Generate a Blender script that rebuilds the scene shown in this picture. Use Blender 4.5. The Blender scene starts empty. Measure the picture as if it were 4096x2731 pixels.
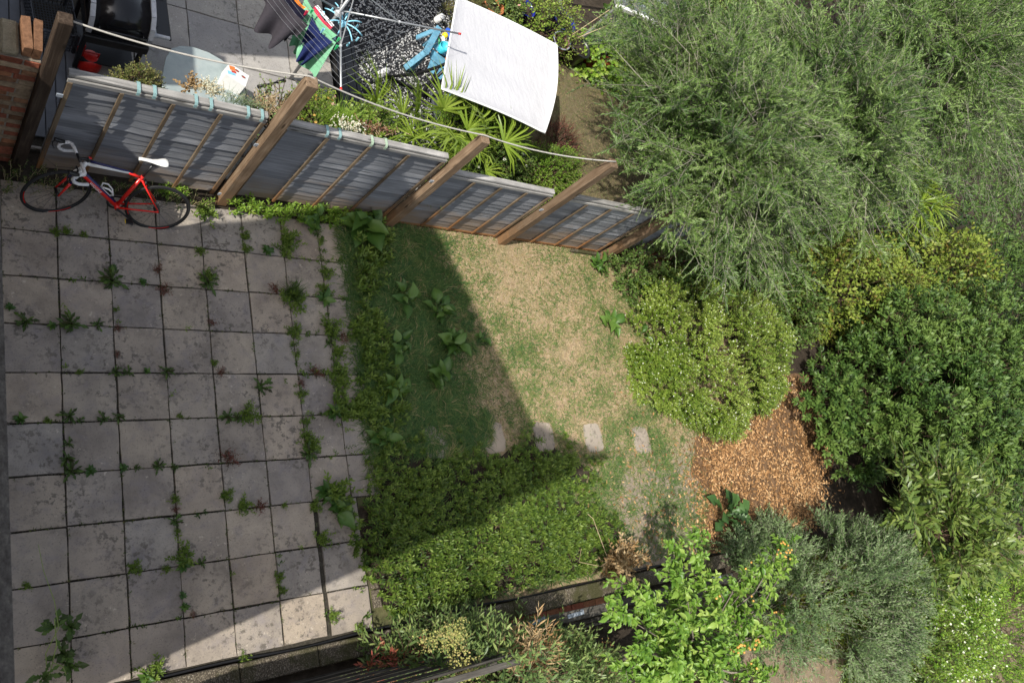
import bpy, math, random
import numpy as np
from mathutils import Vector, Matrix

R = math.radians
rnd = random.Random(11)
rng = np.random.default_rng(11)
scn = bpy.context.scene
COL = scn.collection

# ------------------------------------------------------------------ camera, sky, sun, exposure
CAM_F = 3207.3
CAM_R = np.array([[0.7718531, -0.18192527, 0.60921752], [0.03115139, -0.94621746, -0.32202811], [0.6350373, 0.26753637, -0.72467366]])
CAM_C = np.array([-1.12144730, -4.69057432, 8.65208051])
cd = bpy.data.cameras.new('camera')
cd.sensor_width = 36.0
cd.lens = CAM_F / 4096 * 36
cd.clip_start = 0.05
cd.clip_end = 600
cam = bpy.data.objects.new('camera', cd)
COL.objects.link(cam)
cam.matrix_world = Matrix((
    (CAM_R[0, 0], -CAM_R[1, 0], -CAM_R[2, 0], CAM_C[0]),
    (CAM_R[0, 1], -CAM_R[1, 1], -CAM_R[2, 1], CAM_C[1]),
    (CAM_R[0, 2], -CAM_R[1, 2], -CAM_R[2, 2], CAM_C[2]),
    (0, 0, 0, 1)))
cd.dof.use_dof = True
cd.dof.focus_distance = 10.0
cd.dof.aperture_fstop = 9.0
scn.camera = cam

SUN_EL, SUN_AZ = 45.0, 13.0            # light travels towards azimuth 13 deg from +X
world = bpy.data.worlds.new('World')
scn.world = world
world.use_nodes = True
wn = world.node_tree
bg = wn.nodes['Background']
sky = wn.nodes.new('ShaderNodeTexSky')
sky.sky_type = 'NISHITA'
sky.sun_disc = False
sky.sun_elevation = R(SUN_EL)
sky.sun_rotation = R(270 - SUN_AZ)
hs = wn.nodes.new('ShaderNodeHueSaturation')
hs.inputs['Saturation'].default_value = .5
wn.links.new(sky.outputs[0], hs.inputs['Color'])
wn.links.new(hs.outputs[0], bg.inputs[0])
sky.dust_density = 2.5
sky.ozone_density = 0.6
bg.inputs[1].default_value = 0.13
sl = bpy.data.lights.new('sun', 'SUN')
sl.energy = 3.3
sl.angle = R(0.55)
sl.color = (1.0, 0.955, 0.87)
sun = bpy.data.objects.new('sun', sl)
COL.objects.link(sun)
ldir = Vector((math.cos(R(SUN_AZ)) * math.cos(R(SUN_EL)), math.sin(R(SUN_AZ)) * math.cos(R(SUN_EL)), -math.sin(R(SUN_EL))))
sun.rotation_euler = ldir.to_track_quat('-Z', 'Y').to_euler()
sun.location = (-20, -6, 20)
vs = scn.view_settings
vs.view_transform = 'Standard'
vs.look = 'None'
vs.gamma = 1
vs.use_curve_mapping = False
vs.exposure = 0.82
scn.cycles.max_bounces = 6
scn.cycles.transparent_max_bounces = 6

# ------------------------------------------------------------------ helpers
def P(x, y, z=0.0):
    """survey helper: the point at height z seen at picture position x, y (2352 px wide)"""
    k = 4096 / 2352
    d = CAM_R.T @ np.array([(x * k - 2048) / CAM_F, (y * k - 1365.5) / CAM_F, 1.0])
    return CAM_C + (z - CAM_C[2]) / d[2] * d

def tag(o, label=None, cat=None, group=None, kind=None):
    if label: o['label'] = label
    if cat: o['category'] = cat
    if group: o['group'] = group
    if kind: o['kind'] = kind
    return o

def empty(name, loc=(0, 0, 0), label=None, cat=None, group=None, rz=0.0):
    o = bpy.data.objects.new(name, None)
    o.empty_display_size = 0.1
    COL.objects.link(o)
    o.location = loc
    o.rotation_euler = (0, 0, rz)
    tag(o, label, cat, group)
    return o

def link(name, me, parent=None, mats=()):
    for m in mats:
        me.materials.append(m)
    o = bpy.data.objects.new(name, me)
    COL.objects.link(o)
    if parent: o.parent = parent
    return o

class MB:
    def __init__(s):
        s.v, s.f, s.m, s.sm = [], [], [], []
        s.mi = 0
        s.smooth = False
    def add(s, vs_, fs_):
        b = len(s.v)
        s.v += [tuple(map(float, q)) for q in vs_]
        for q in fs_:
            s.f.append([b + i for i in q]); s.m.append(s.mi); s.sm.append(s.smooth)
    def box(s, c, size, rot=None, bev=0.0):
        hx, hy, hz = size[0] / 2, size[1] / 2, size[2] / 2
        M = rot if rot is not None else Matrix.Identity(3)
        c = Vector(c)
        if bev <= 0:
            vs_ = [(x, y, z) for x in (-hx, hx) for y in (-hy, hy) for z in (-hz, hz)]
            fs_ = [(0, 1, 3, 2), (4, 6, 7, 5), (0, 4, 5, 1), (2, 3, 7, 6), (0, 2, 6, 4), (1, 5, 7, 3)]
        else:
            b = min(bev, hx * .9, hy * .9, hz * .9)
            vs_, idx = [], {}
            for i, x in enumerate((-1, 1)):
                for j, y in enumerate((-1, 1)):
                    for k, z in enumerate((-1, 1)):
                        for a in range(3):
                            h = [hx, hy, hz]
                            q = [x * (h[0] - b), y * (h[1] - b), z * (h[2] - b)]
                            q[a] = (x, y, z)[a] * h[a]
                            idx[(i, j, k, a)] = len(vs_)
                            vs_.append(q)
            fs_ = []
            I = idx
            for s2 in (0, 1):
                fs_.append([I[(s2, 0, 0, 0)], I[(s2, 1, 0, 0)], I[(s2, 1, 1, 0)], I[(s2, 0, 1, 0)]][::(1 if s2 else -1)])
                fs_.append([I[(0, s2, 0, 1)], I[(0, s2, 1, 1)], I[(1, s2, 1, 1)], I[(1, s2, 0, 1)]][::(1 if s2 else -1)])
                fs_.append([I[(0, 0, s2, 2)], I[(1, 0, s2, 2)], I[(1, 1, s2, 2)], I[(0, 1, s2, 2)]][::(1 if s2 else -1)])
            for a in (0, 1):
                for b2 in (0, 1):
                    fs_.append([I[(a, b2, 0, 0)], I[(a, b2, 1, 0)], I[(a, b2, 1, 1)], I[(a, b2, 0, 1)]])
                    fs_.append([I[(a, 0, b2, 0)], I[(a, 1, b2, 0)], I[(a, 1, b2, 2)], I[(a, 0, b2, 2)]])
                    fs_.append([I[(0, a, b2, 1)], I[(1, a, b2, 1)], I[(1, a, b2, 2)], I[(0, a, b2, 2)]])
            for i in (0, 1):
                for j in (0, 1):
                    for k in (0, 1):
                        fs_.append([I[(i, j, k, 0)], I[(i, j, k, 1)], I[(i, j, k, 2)]])
        s.add([c + M @ Vector(q) for q in vs_], fs_)
    def beam(s, a, b, w, h, up=(0, 0, 1), bev=0.0):
        a, b = Vector(a), Vector(b)
        d = (b - a); L = d.length; d.normalize()
        y = Vector(up).cross(d)
        if y.length < 1e-4: y = Vector((0, 1, 0)).cross(d)
        y.normalize(); z = d.cross(y)
        M = Matrix((d, y, z)).transposed()
        s.box((a + b) / 2, (L, w, h), M, bev)
    def tube(s, pts, r, n=8, cap=True, closed=False):
        pts = [Vector(q) for q in pts]
        k = len(pts)
        rr = r if hasattr(r, '__len__') else [r] * k
        rings = []
        prev = None
        for i in range(k):
            if closed: t = pts[(i + 1) % k] - pts[i - 1]
            else: t = pts[min(i + 1, k - 1)] - pts[max(i - 1, 0)]
            t.normalize()
            if prev is None:
                u = t.orthogonal().normalized()
            else:
                u = prev - t * prev.dot(t)
                u = u.normalized() if u.length > 1e-6 else t.orthogonal().normalized()
            prev = u
            w = t.cross(u)
            rings.append([pts[i] + (u * math.cos(2 * math.pi * j / n) + w * math.sin(2 * math.pi * j / n)) * rr[i] for j in range(n)])
        vs_ = [q for g in rings for q in g]
        fs_ = []
        for i in range(k if closed else k - 1):
            i2 = (i + 1) % k
            for j in range(n):
                j2 = (j + 1) % n
                fs_.append((i * n + j, i * n + j2, i2 * n + j2, i2 * n + j))
        if cap and not closed:
            fs_.append(tuple(range(n))[::-1]); fs_.append(tuple((k - 1) * n + j for j in range(n)))
        s.add(vs_, fs_)
    def lathe(s, c, prof, n=20, M=None):
        c = Vector(c); M = M or Matrix.Identity(3)
        vs_ = []
        for r, z in prof:
            for j in range(n):
                a = 2 * math.pi * j / n
                vs_.append(c + M @ Vector((r * math.cos(a), r * math.sin(a), z)))
        fs_ = []
        for i in range(len(prof) - 1):
            for j in range(n):
                j2 = (j + 1) % n
                fs_.append((i * n + j, i * n + j2, (i + 1) * n + j2, (i + 1) * n + j))
        s.add(vs_, fs_)
    def disc(s, c, r, n=12, M=None):
        c = Vector(c); M = M or Matrix.Identity(3)
        s.add([c + M @ Vector((r * math.cos(2 * math.pi * j / n), r * math.sin(2 * math.pi * j / n), 0)) for j in range(n)], [tuple(range(n))])
    def sphere(s, c, r, n=10, m=6, sq=(1, 1, 1)):
        prof = [(max(1e-4, math.sin(math.pi * i / m)), -math.cos(math.pi * i / m)) for i in range(m + 1)]
        vs_, fs_ = [], []
        for pr_, pz in prof:
            for j in range(n):
                a = 2 * math.pi * j / n
                vs_.append((c[0] + r * sq[0] * pr_ * math.cos(a), c[1] + r * sq[1] * pr_ * math.sin(a), c[2] + r * sq[2] * pz))
        for i in range(m):
            for j in range(n):
                j2 = (j + 1) % n
                fs_.append((i * n + j, i * n + j2, (i + 1) * n + j2, (i + 1) * n + j))
        s.add(vs_, fs_)
    def prism(s, poly, z0, z1):
        n = len(poly)
        s.add([(x, y, z0) for x, y in poly] + [(x, y, z1) for x, y in poly],
              [tuple(range(n))[::-1], tuple(range(n, 2 * n))] + [(i, (i + 1) % n, n + (i + 1) % n, n + i) for i in range(n)])
    def build(s, name, mats, parent=None, origin=None):
        me = bpy.data.meshes.new(name)
        v = s.v
        if origin is not None:
            v = [(a - origin[0], b - origin[1], c - origin[2]) for a, b, c in v]
        me.from_pydata(v, [], s.f)
        if not isinstance(mats, (list, tuple)): mats = [mats]
        for m in mats: me.materials.append(m)
        me.polygons.foreach_set('material_index', s.m)
        me.polygons.foreach_set('use_smooth', s.sm)
        me.update()
        o = bpy.data.objects.new(name, me)
        COL.objects.link(o)
        if parent: o.parent = parent
        if origin is not None: o.location = origin
        return o

def np_mesh(name, V, F, tint=None, mats=(), smooth=False):
    """V (n,3), F (m,k) constant k, per-vertex tint"""
    me = bpy.data.meshes.new(name)
    V = np.ascontiguousarray(V, dtype=np.float32); F = np.ascontiguousarray(F, dtype=np.int32)
    n, (m, k) = len(V), F.shape
    me.vertices.add(n); me.vertices.foreach_set('co', V.ravel())
    me.loops.add(m * k); me.loops.foreach_set('vertex_index', F.ravel())
    me.polygons.add(m)
    me.polygons.foreach_set('loop_start', np.arange(0, m * k, k, dtype=np.int32))
    me.polygons.foreach_set('loop_total', np.full(m, k, dtype=np.int32))
    if smooth: me.polygons.foreach_set('use_smooth', np.ones(m, dtype=bool))
    me.update(calc_edges=True)
    if tint is not None:
        a = me.attributes.new('tint', 'FLOAT', 'POINT')
        a.data.foreach_set('value', np.ascontiguousarray(tint, dtype=np.float32))
    for q in mats: me.materials.append(q)
    return me

def nrm(a):
    return a / np.maximum(np.linalg.norm(a, axis=-1, keepdims=True), 1e-9)

# ------------------------------------------------------------------ materials
class N:
    """tiny node-tree helper"""
    def __init__(s, name):
        s.m = bpy.data.materials.new(name); s.m.use_nodes = True
        s.t = s.m.node_tree; s.b = s.t.nodes['Principled BSDF']; s.out = s.t.nodes['Material Output']
    def n(s, typ, **kw):
        q = s.t.nodes.new(typ)
        for k, v in kw.items(): setattr(q, k, v)
        return q
    def l(s, a, b): s.t.links.new(a, b)
    def pos(s, scale=(1, 1, 1), obj=False):
        mp = s.n('ShaderNodeMapping'); mp.inputs['Scale'].default_value = scale
        if obj:
            tc = s.n('ShaderNodeTexCoord'); src = tc.outputs['Object']
            oi = s.n('ShaderNodeObjectInfo'); mul = s.n('ShaderNodeMath', operation='MULTIPLY'); mul.inputs[1].default_value = 37.0
            s.l(oi.outputs['Random'], mul.inputs[0]); ad = s.n('ShaderNodeVectorMath', operation='ADD')
            s.l(src, ad.inputs[0]); s.l(mul.outputs[0], ad.inputs[1]); s.l(ad.outputs[0], mp.inputs[0])
        else:
            g = s.n('ShaderNodeNewGeometry'); s.l(g.outputs['Position'], mp.inputs[0])
        return mp.outputs[0]
    def noise(s, vec, scale, detail=4, rough=.55, dist=0.0):
        q = s.n('ShaderNodeTexNoise'); q.inputs['Scale'].default_value = scale; q.inputs['Detail'].default_value = detail
        q.inputs['Roughness'].default_value = rough; q.inputs['Distortion'].default_value = dist
        s.l(vec, q.inputs['Vector']); return q.outputs['Fac']
    def ramp(s, fac, stops):
        q = s.n('ShaderNodeValToRGB'); e = q.color_ramp.elements
        while len(e) < len(stops): e.new(0.5)
        for i, (p, c) in enumerate(stops):
            e[i].position = p
            e[i].color = (c, c, c, 1) if not hasattr(c, '__len__') else (*c, 1)
        s.l(fac, q.inputs[0]); return q.outputs[0]
    def mix(s, fac, a, b, mode='MIX'):
        q = s.n('ShaderNodeMix', data_type='RGBA', blend_type=mode)
        for val, i in ((fac, 0), (a, 6), (b, 7)):
            if hasattr(val, 'node'): s.l(val, q.inputs[i])
            elif hasattr(val, '__len__'): q.inputs[i].default_value = (*val, 1)
            else: q.inputs[i].default_value = val
        return q.outputs[2]
    def math(s, op, a, b=0.0):
        q = s.n('ShaderNodeMath', operation=op)
        for val, i in ((a, 0), (b, 1)):
            if hasattr(val, 'node'): s.l(val, q.inputs[i])
            else: q.inputs[i].default_value = val
        return q.outputs[0]
    def bump(s, h, strength=.4, dist=.01):
        q = s.n('ShaderNodeBump'); q.inputs['Strength'].default_value = strength; q.inputs['Distance'].default_value = dist
        s.l(h, q.inputs['Height']); s.l(q.outputs[0], s.b.inputs['Normal'])
    def base(s, c, rough=.8, spec=.3, metal=0.0):
        if hasattr(c, 'node'): s.l(c, s.b.inputs['Base Color'])
        else: s.b.inputs['Base Color'].default_value = (*c, 1)
        s.b.inputs['Roughness'].default_value = rough
        s.b.inputs['Specular IOR Level'].default_value = spec
        s.b.inputs['Metallic'].default_value = metal
        return s.m

def plain(name, c, rough=.5, spec=.4, metal=0.0, var=0.12, scale=30):
    q = N(name)
    f = q.noise(q.pos(), scale, 3)
    lo = tuple(v * (1 - var) for v in c); hi = tuple(min(1, v * (1 + var)) for v in c)
    m = q.base(q.ramp(f, [(.3, lo), (.7, hi)]), rough, spec, metal)
    return m

def leaf_mat(name, cols, rough=.42, spec=.35, transl=.28):
    q = N(name)
    a = q.n('ShaderNodeAttribute', attribute_name='tint')
    n_ = len(cols)
    c = q.ramp(a.outputs['Fac'], [(i / (n_ - 1), cols[i]) for i in range(n_)])
    q.base(c, rough, spec)
    if transl > 0:
        tr = q.n('ShaderNodeBsdfTranslucent'); mx = q.n('ShaderNodeMixShader'); mx.inputs[0].default_value = transl
        br = q.mix(1.0, c, (1.25, 1.35, .7), 'MULTIPLY')
        q.l(br, tr.inputs['Color']); q.l(q.b.outputs[0], mx.inputs[1]); q.l(tr.outputs[0], mx.inputs[2])
        q.l(mx.outputs[0], q.out.inputs['Surface'])
    return q.m

def wood_mat(name, dark, mid, light, axis='x', stain=None, knots=True):
    q = N(name)
    sc = {'x': (1.2, 26, 26), 'z': (22, 22, 1.2), 'y': (26, 1.2, 26)}[axis]
    g1 = q.noise(q.pos(sc, True), 1.6, 6, .65, .6)
    g2 = q.noise(q.pos((3, 3, 3), True), 1.3, 3, .5)
    c = q.ramp(g1, [(.28, dark), (.48, mid), (.72, light)])
    oi = q.n('ShaderNodeObjectInfo')
    vb = q.ramp(oi.outputs['Random'], [(0, .72), (.5, 1.0), (1, 1.22)])
    c = q.mix(1.0, c, vb, 'MULTIPLY')
    c = q.mix(q.ramp(g2, [(.35, .55), (.65, .0)]), c, tuple(v * .55 for v in mid))
    if knots:
        v = q.n('ShaderNodeTexVoronoi', feature='F1'); v.inputs['Scale'].default_value = 1.0
        q.l(q.pos({'x': (2.2, 9, 9), 'z': (9, 9, 2.2), 'y': (9, 2.2, 9)}[axis], True), v.inputs['Vector'])
        c = q.mix(q.ramp(v.outputs['Distance'], [(.07, .85), (.16, 0.0)]), c, tuple(x * .35 for x in dark))
    if stain:
        g = q.n('ShaderNodeNewGeometry'); sx = q.n('ShaderNodeSeparateXYZ'); q.l(g.outputs['Position'], sx.inputs[0])
        nz = q.noise(q.pos((1.5, 1.5, 5)), 1.4, 4)
        h = q.math('ADD', sx.outputs['Z'], q.math('MULTIPLY', q.math('SUBTRACT', nz, .5), 1.2))
        c = q.mix(q.ramp(h, [(.12, .75), (.62, 0.0)]), c, stain)
    q.bump(g1, .3, .003)
    return q.base(c, .9, .15)

def slab_mat(name, a, b, c_, d, speck=.5):
    q = N(name)
    p = q.pos()
    n1 = q.noise(p, 2.3, 5, .6, .4); n2 = q.noise(p, 5.5, 5, .65, .3); n3 = q.noise(p, 70, 3, .7); n4 = q.noise(p, 16, 5, .7)
    col = q.ramp(n1, [(.3, a), (.5, b), (.68, c_)])
    col = q.mix(q.ramp(n2, [(.5, 0.0), (.72, .7)]), col, d)
    oi = q.n('ShaderNodeObjectInfo')
    col = q.mix(1.0, col, q.ramp(oi.outputs['Random'], [(0, (.80, .80, .86)), (.3, (1.02, .97, .92)), (.6, (.90, .92, .98)), (.8, (1.08, 1.0, .94)), (1, (1.14, 1.10, 1.06))]), 'MULTIPLY')
    col = q.mix(q.ramp(n3, [(.56, 0.0), (.72, speck)]), col, tuple(x * .42 for x in a))
    blot = q.math('MULTIPLY', q.ramp(n4, [(.53, 0.0), (.60, 1.0)]), q.ramp(q.noise(p, 1.3, 3), [(.42, 0.0), (.58, .8)]))
    col = q.mix(blot, col, tuple(x * .5 for x in a))
    pale = q.math('MULTIPLY', q.ramp(q.noise(p, 21, 5, .75), [(.6, 0.0), (.66, 1.0)]), q.ramp(q.noise(p, 1.7, 3), [(.46, 0.0), (.6, .7)]))
    col = q.mix(pale, col, tuple(min(1, x * 1.5) for x in c_))
    q.bump(q.math('ADD', q.math('MULTIPLY', n3, .35), n4), .35, .006)
    return q.base(col, .82, .25)

M = {}
M['slab'] = slab_mat('sandstone_slab', (.22, .192, .16), (.325, .286, .235), (.40, .35, .28), (.24, .218, .215), .7)
M['aggregate'] = slab_mat('pale_aggregate_slab', (.31, .295, .27), (.38, .365, .335), (.43, .41, .37), (.34, .33, .315), .75)
M['stepstone'] = slab_mat('stepping_stone', (.25, .215, .17), (.32, .28, .225), (.37, .325, .26), (.27, .245, .21), .5)

def soil_mat(name, a, b, c_, sc=9.0, disp=.5):
    q = N(name); p = q.pos()
    n1 = q.noise(p, 1.3, 4); n2 = q.noise(p, sc, 6, .7); n3 = q.noise(p, 90, 3, .7)
    col = q.ramp(n2, [(.3, a), (.55, b), (.75, c_)])
    col = q.mix(q.ramp(n1, [(.4, .45), (.62, 0.0)]), col, tuple(v * .7 for v in a))
    col = q.mix(q.ramp(n3, [(.5, 0.0), (.75, .6)]), col, tuple(v * .6 for v in a))
    q.bump(q.math('ADD', n2, n3), disp, .02)
    return q.base(col, .95, .1)
M['soil'] = soil_mat('dark_soil', (.03, .024, .018), (.06, .047, .035), (.10, .08, .06))
M['bed'] = soil_mat('slab_joint_soil', (.035, .031, .024), (.065, .058, .046), (.13, .12, .10), 25)
q = N('dry_turf'); p = q.pos()
n1 = q.noise(p, 1.2, 4); n2 = q.noise(p, 13, 6, .7); n3 = q.noise(p, 95, 3, .7)
sx = q.n('ShaderNodeSeparateXYZ'); q.l(p, sx.inputs[0])
col = q.ramp(n2, [(.3, (.215, .155, .09)), (.52, (.34, .255, .16)), (.75, (.45, .35, .235))])
lo_ = q.math('ADD', sx.outputs['X'], q.math('MULTIPLY', q.math('SUBTRACT', n1, .5), -3.0))
col = q.mix(q.ramp(q.math('MULTIPLY', lo_, .1), [(.40, .9), (.56, .0)]), col, (.040, .052, .020))
col = q.mix(q.ramp(q.noise(p, 3.4, 5, .65), [(.44, .0), (.62, .6)]), col, (.15, .155, .065))
pm = q.math('MULTIPLY', q.ramp(q.math('MULTIPLY', q.math('ADD', sx.outputs['X'], q.math('MULTIPLY', n1, 2.0)), .1), [(.82, 0.0), (.93, 1.0)]), q.ramp(q.math('ADD', q.math('MULTIPLY', sx.outputs['Y'], -.2), q.math('MULTIPLY', n1, .25)), [(.74, 0.0), (.86, 1.0)]))
col = q.mix(q.math('MULTIPLY', pm, .85), col, q.ramp(n2, [(.3, (.20, .165, .13)), (.6, (.28, .235, .185)), (.75, (.35, .30, .24))]))
col = q.mix(q.ramp(n3, [(.5, 0.0), (.75, .35)]), col, (.13, .095, .06))
q.bump(q.math('ADD', n2, n3), .6, .02)
M['turf'] = q.base(col, .95, .1)
M['path'] = soil_mat('bare_path_soil', (.20, .165, .13), (.27, .225, .18), (.34, .29, .235), 11)
M['mulch'] = soil_mat('leafy_mulch', (.10, .064, .038), (.20, .12, .066), (.29, .185, .10), 16)
M['gravelbase'] = soil_mat('gravel_bed', (.03, .03, .032), (.05, .05, .053), (.09, .09, .093), 30)
q = N('pebbly_concrete'); p = q.pos()
v_ = q.n('ShaderNodeTexVoronoi', feature='F1'); v_.inputs['Scale'].default_value = 75; q.l(p, v_.inputs['Vector'])
col = q.ramp(v_.outputs['Color'], [(.1, (.085, .07, .052)), (.45, (.16, .135, .10)), (.8, (.24, .205, .155)), (1, (.33, .30, .25))])
col = q.mix(q.ramp(v_.outputs['Distance'], [(.35, 0.0), (.6, .8)]), col, (.06, .05, .038))
col = q.mix(q.ramp(q.noise(p, 2.2, 5, .65), [(.47, 0.0), (.6, .85)]), col, (.055, .055, .022))
q.bump(v_.outputs['Distance'], .8, .008); M['concrete'] = q.base(col, .95, .1)
M['cement'] = soil_mat('cement_cap', (.20, .175, .12), (.30, .265, .19), (.38, .34, .26), 18, .5)
M['mortar'] = soil_mat('mortar', (.22, .19, .15), (.30, .265, .215), (.36, .32, .27), 30, .5)
M['coping'] = soil_mat('weathered_coping', (.07, .06, .055), (.16, .145, .13), (.30, .27, .23), 40, .8)

M['slat'] = wood_mat('weathered_grey_slat', (.125, .13, .142), (.215, .222, .24), (.315, .322, .338), 'x', (.24, .165, .10))
M['cap'] = wood_mat('silvered_cap_rail', (.12, .115, .11), (.29, .28, .265), (.47, .455, .43), 'x')
M['batten'] = wood_mat('brown_batten', (.06, .045, .03), (.15, .11, .072), (.24, .19, .135), 'z', (.24, .105, .035), False)
M['post'] = wood_mat('sawn_brown_post', (.10, .065, .04), (.20, .135, .085), (.32, .24, .165), 'z', (.22, .12, .055))
M['postdark'] = wood_mat('dark_stained_post', (.02, .014, .01), (.045, .031, .022), (.10, .075, .055), 'z')
M['oldwood'] = wood_mat('old_dark_timber', (.03, .027, .023), (.075, .068, .058), (.15, .14, .12), 'x')
M['greydeck'] = plain('grey_painted_board', (.14, .15, .17), .6, .3, 0, .18, 6)
M['bluewood'] = plain('faded_blue_paint', (.12, .30, .42), .6, .3, 0, .2, 12)
bricks = []
for nm, c in (('red_brick', (.25, .085, .05)), ('orange_brick', (.31, .135, .07)), ('brown_brick', (.22, .115, .065)), ('buff_brick', (.27, .20, .13))):
    q = N(nm); p = q.pos(); n1 = q.noise(p, 22, 5, .7); n2 = q.noise(p, 120, 3)
    col = q.ramp(n1, [(.3, tuple(v * .55 for v in c)), (.55, c), (.75, tuple(min(1, v * 1.35) for v in c))])
    oi = q.n('ShaderNodeObjectInfo')
    col = q.mix(1.0, col, q.ramp(oi.outputs['Random'], [(0, .7), (1, 1.2)]), 'MULTIPLY')
    q.bump(q.math('ADD', n1, n2), .6, .006); bricks.append(q.base(col, .9, .15))
M['brickwall'] = plain('stock_brick_wall', (.26, .17, .11), .9, .2, 0, .3, 14)
M['slate'] = plain('slate_roof', (.09, .095, .11), .6, .3, 0, .25, 9)
M['black'] = plain('black_plastic', (.012, .012, .013), .35, .5)
M['blackenamel'] = plain('black_enamel', (.010, .010, .012), .18, .5)
M['rubber'] = plain('black_rubber', (.018, .018, .018), .7, .3)
M['rope'] = plain('grey_rope', (.40, .38, .34), .85, .2, 0, .25, 200)
M['alu'] = plain('grey_metal', (.36, .37, .38), .38, .5, .55, .1)
M['galv'] = plain('galvanised_bracket', (.34, .38, .43), .5, .4, .3, .15, 60)
M['greyplastic'] = plain('grey_plastic', (.46, .47, .49), .45, .4)
M['white'] = plain('white_plastic', (.78, .78, .76), .4, .4, 0, .04)
M['offwhite'] = plain('white_bar_tape', (.66, .65, .64), .6, .3, 0, .1, 120)
M['canvas'] = None
M['redpaint'] = plain('red_bike_paint', (.62, .018, .012), .22, .5, 0, .04)
M['navypaint'] = plain('navy_bike_paint', (.02, .022, .09), .25, .5, 0, .05)
M['steel'] = plain('bright_steel', (.55, .55, .55), .25, .5, .9, .1)
M['redplastic'] = plain('red_plastic', (.60, .02, .015), .35, .4)
M['teal'] = plain('pale_teal_strap', (.22, .35, .35), .6, .3, 0, .1)
M['palegreen'] = plain('pale_green_strap', (.34, .44, .32), .6, .3, 0, .1)
M['skyblue'] = plain('sky_blue_plastic', (.28, .62, .78), .4, .4, 0, .06)
M['turq'] = plain('turquoise_plastic', (.06, .50, .62), .4, .4, 0, .06)
M['blueplastic'] = plain('deep_blue_plastic', (.02, .10, .55), .4, .4)
M['yellow'] = plain('yellow_plastic', (.80, .60, .02), .4, .4, 0, .05)
M['orange'] = plain('orange_plastic', (.80, .22, .03), .4, .4, 0, .05)
M['greenplastic'] = plain('green_plastic', (.05, .50, .18), .4, .4)
M['terracotta'] = plain('terracotta', (.42, .15, .06), .8, .2, 0, .2, 14)
M['cobalt'] = plain('cobalt_glaze', (.012, .02, .26), .15, .6, 0, .15)
M['pinkpot'] = plain('faded_pink_pot', (.33, .17, .17), .6, .3)
M['darkred'] = plain('dark_red_trough', (.20, .03, .015), .45, .4)
M['potsoil'] = M['soil']
M['bark'] = plain('grey_bark', (.17, .145, .115), .9, .15, 0, .35, 30)
M['twig'] = plain('pale_twig', (.25, .235, .185), .85, .15, 0, .25, 40)
M['twigbrown'] = plain('brown_twig', (.13, .085, .06), .85, .15, 0, .3, 40)
M['cane'] = plain('bamboo_cane', (.46, .36, .22), .6, .3, 0, .2, 20)
M['cloth_dark'] = plain('charcoal_cloth', (.055, .05, .06), .95, .1, 0, .1)
M['cloth_green'] = plain('mint_green_cloth', (.24, .55, .34), .95, .1, 0, .05)
M['cloth_navy'] = plain('navy_cloth', (.02, .03, .11), .95, .1, 0, .1)
M['cloth_black'] = plain('black_navy_cloth', (.014, .014, .03), .95, .1, 0, .1)
M['cloth_white'] = plain('white_cloth', (.75, .75, .76), .95, .1, 0, .04)
M['cloth_pink'] = plain('crimson_cloth', (.62, .04, .09), .95, .1, 0, .06)
M['cloth_orange'] = plain('orange_cloth', (.75, .23, .03), .95, .1, 0, .06)
M['cloth_blue'] = plain('royal_blue_cloth', (.015, .06, .28), .95, .1, 0, .1)
M['deepred'] = plain('red_print', (.55, .05, .02), .6, .3)
M['print_orange'] = plain('orange_print', (.75, .20, .05), .6, .3)
M['print_blue'] = plain('blue_print', (.25, .55, .75), .6, .3)
M['dark'] = plain('dark_print', (.02, .02, .02), .7, .2)

q = N('white_canvas'); p = q.pos(); f = q.noise(q.pos((40, 2, 2)), 1.5, 3); f2 = q.noise(p, 1.6, 4)
q.bump(q.math('ADD', q.noise(q.pos((5, 1.2, 1)), 2.0, 5, .6, .8), q.noise(p, 9.0, 4)), .28, .03)
M['canvas'] = q.base(q.mix(q.ramp(f2, [(.5, 0.0), (.75, .25)]), q.ramp(f, [(.3, (.45, .45, .475)), (.7, (.50, .50, .52))]), (.41, .405, .41)), .8, .2)

q = N('frosted_glass'); p = q.pos(); f = q.noise(p, 3.5, 5, .7)
q.base(q.ramp(f, [(.3, (.24, .29, .29)), (.6, (.33, .38, .38)), (.75, (.38, .37, .30))]), .22, .5)
M['glass_old'] = q.m
q = N('window_glass'); q.base((.03, .04, .045), .05, .6); M['pane'] = q.m
q = N('clear_glass'); q.base((.75, .85, .85), .04, .5); q.b.inputs['Transmission Weight'].default_value = .9; q.b.inputs['IOR'].default_value = 1.1; M['clear'] = q.m

G = dict
M['leaf_olive'] = leaf_mat('olive_leaf', [(.028, .062, .012), (.075, .138, .028), (.15, .23, .058), (.235, .315, .115)], .45, .35, .22)
M['leaf_olive2'] = leaf_mat('grey_green_leaf', [(.04, .078, .024), (.085, .142, .048), (.142, .21, .082), (.205, .27, .13)], .45, .35, .2)
M['leaf_myrtle'] = leaf_mat('bright_shrub_leaf', [(.055, .115, .014), (.13, .21, .025), (.215, .30, .042), (.31, .38, .085)], .45, .35, .25)
M['leaf_laurel'] = leaf_mat('dark_glossy_leaf', [(.020, .050, .010), (.045, .092, .018), (.085, .145, .028), (.13, .195, .045)], .5, .3, .15)
M['leaf_yellow'] = leaf_mat('yellowing_leaf', [(.20, .13, .03), (.14, .20, .028), (.20, .265, .038), (.28, .315, .065)], .5, .3, .28)
M['leaf_apple'] = leaf_mat('apple_leaf', [(.06, .14, .018), (.115, .225, .028), (.18, .30, .045), (.28, .38, .08)], .42, .4, .3)
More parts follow.
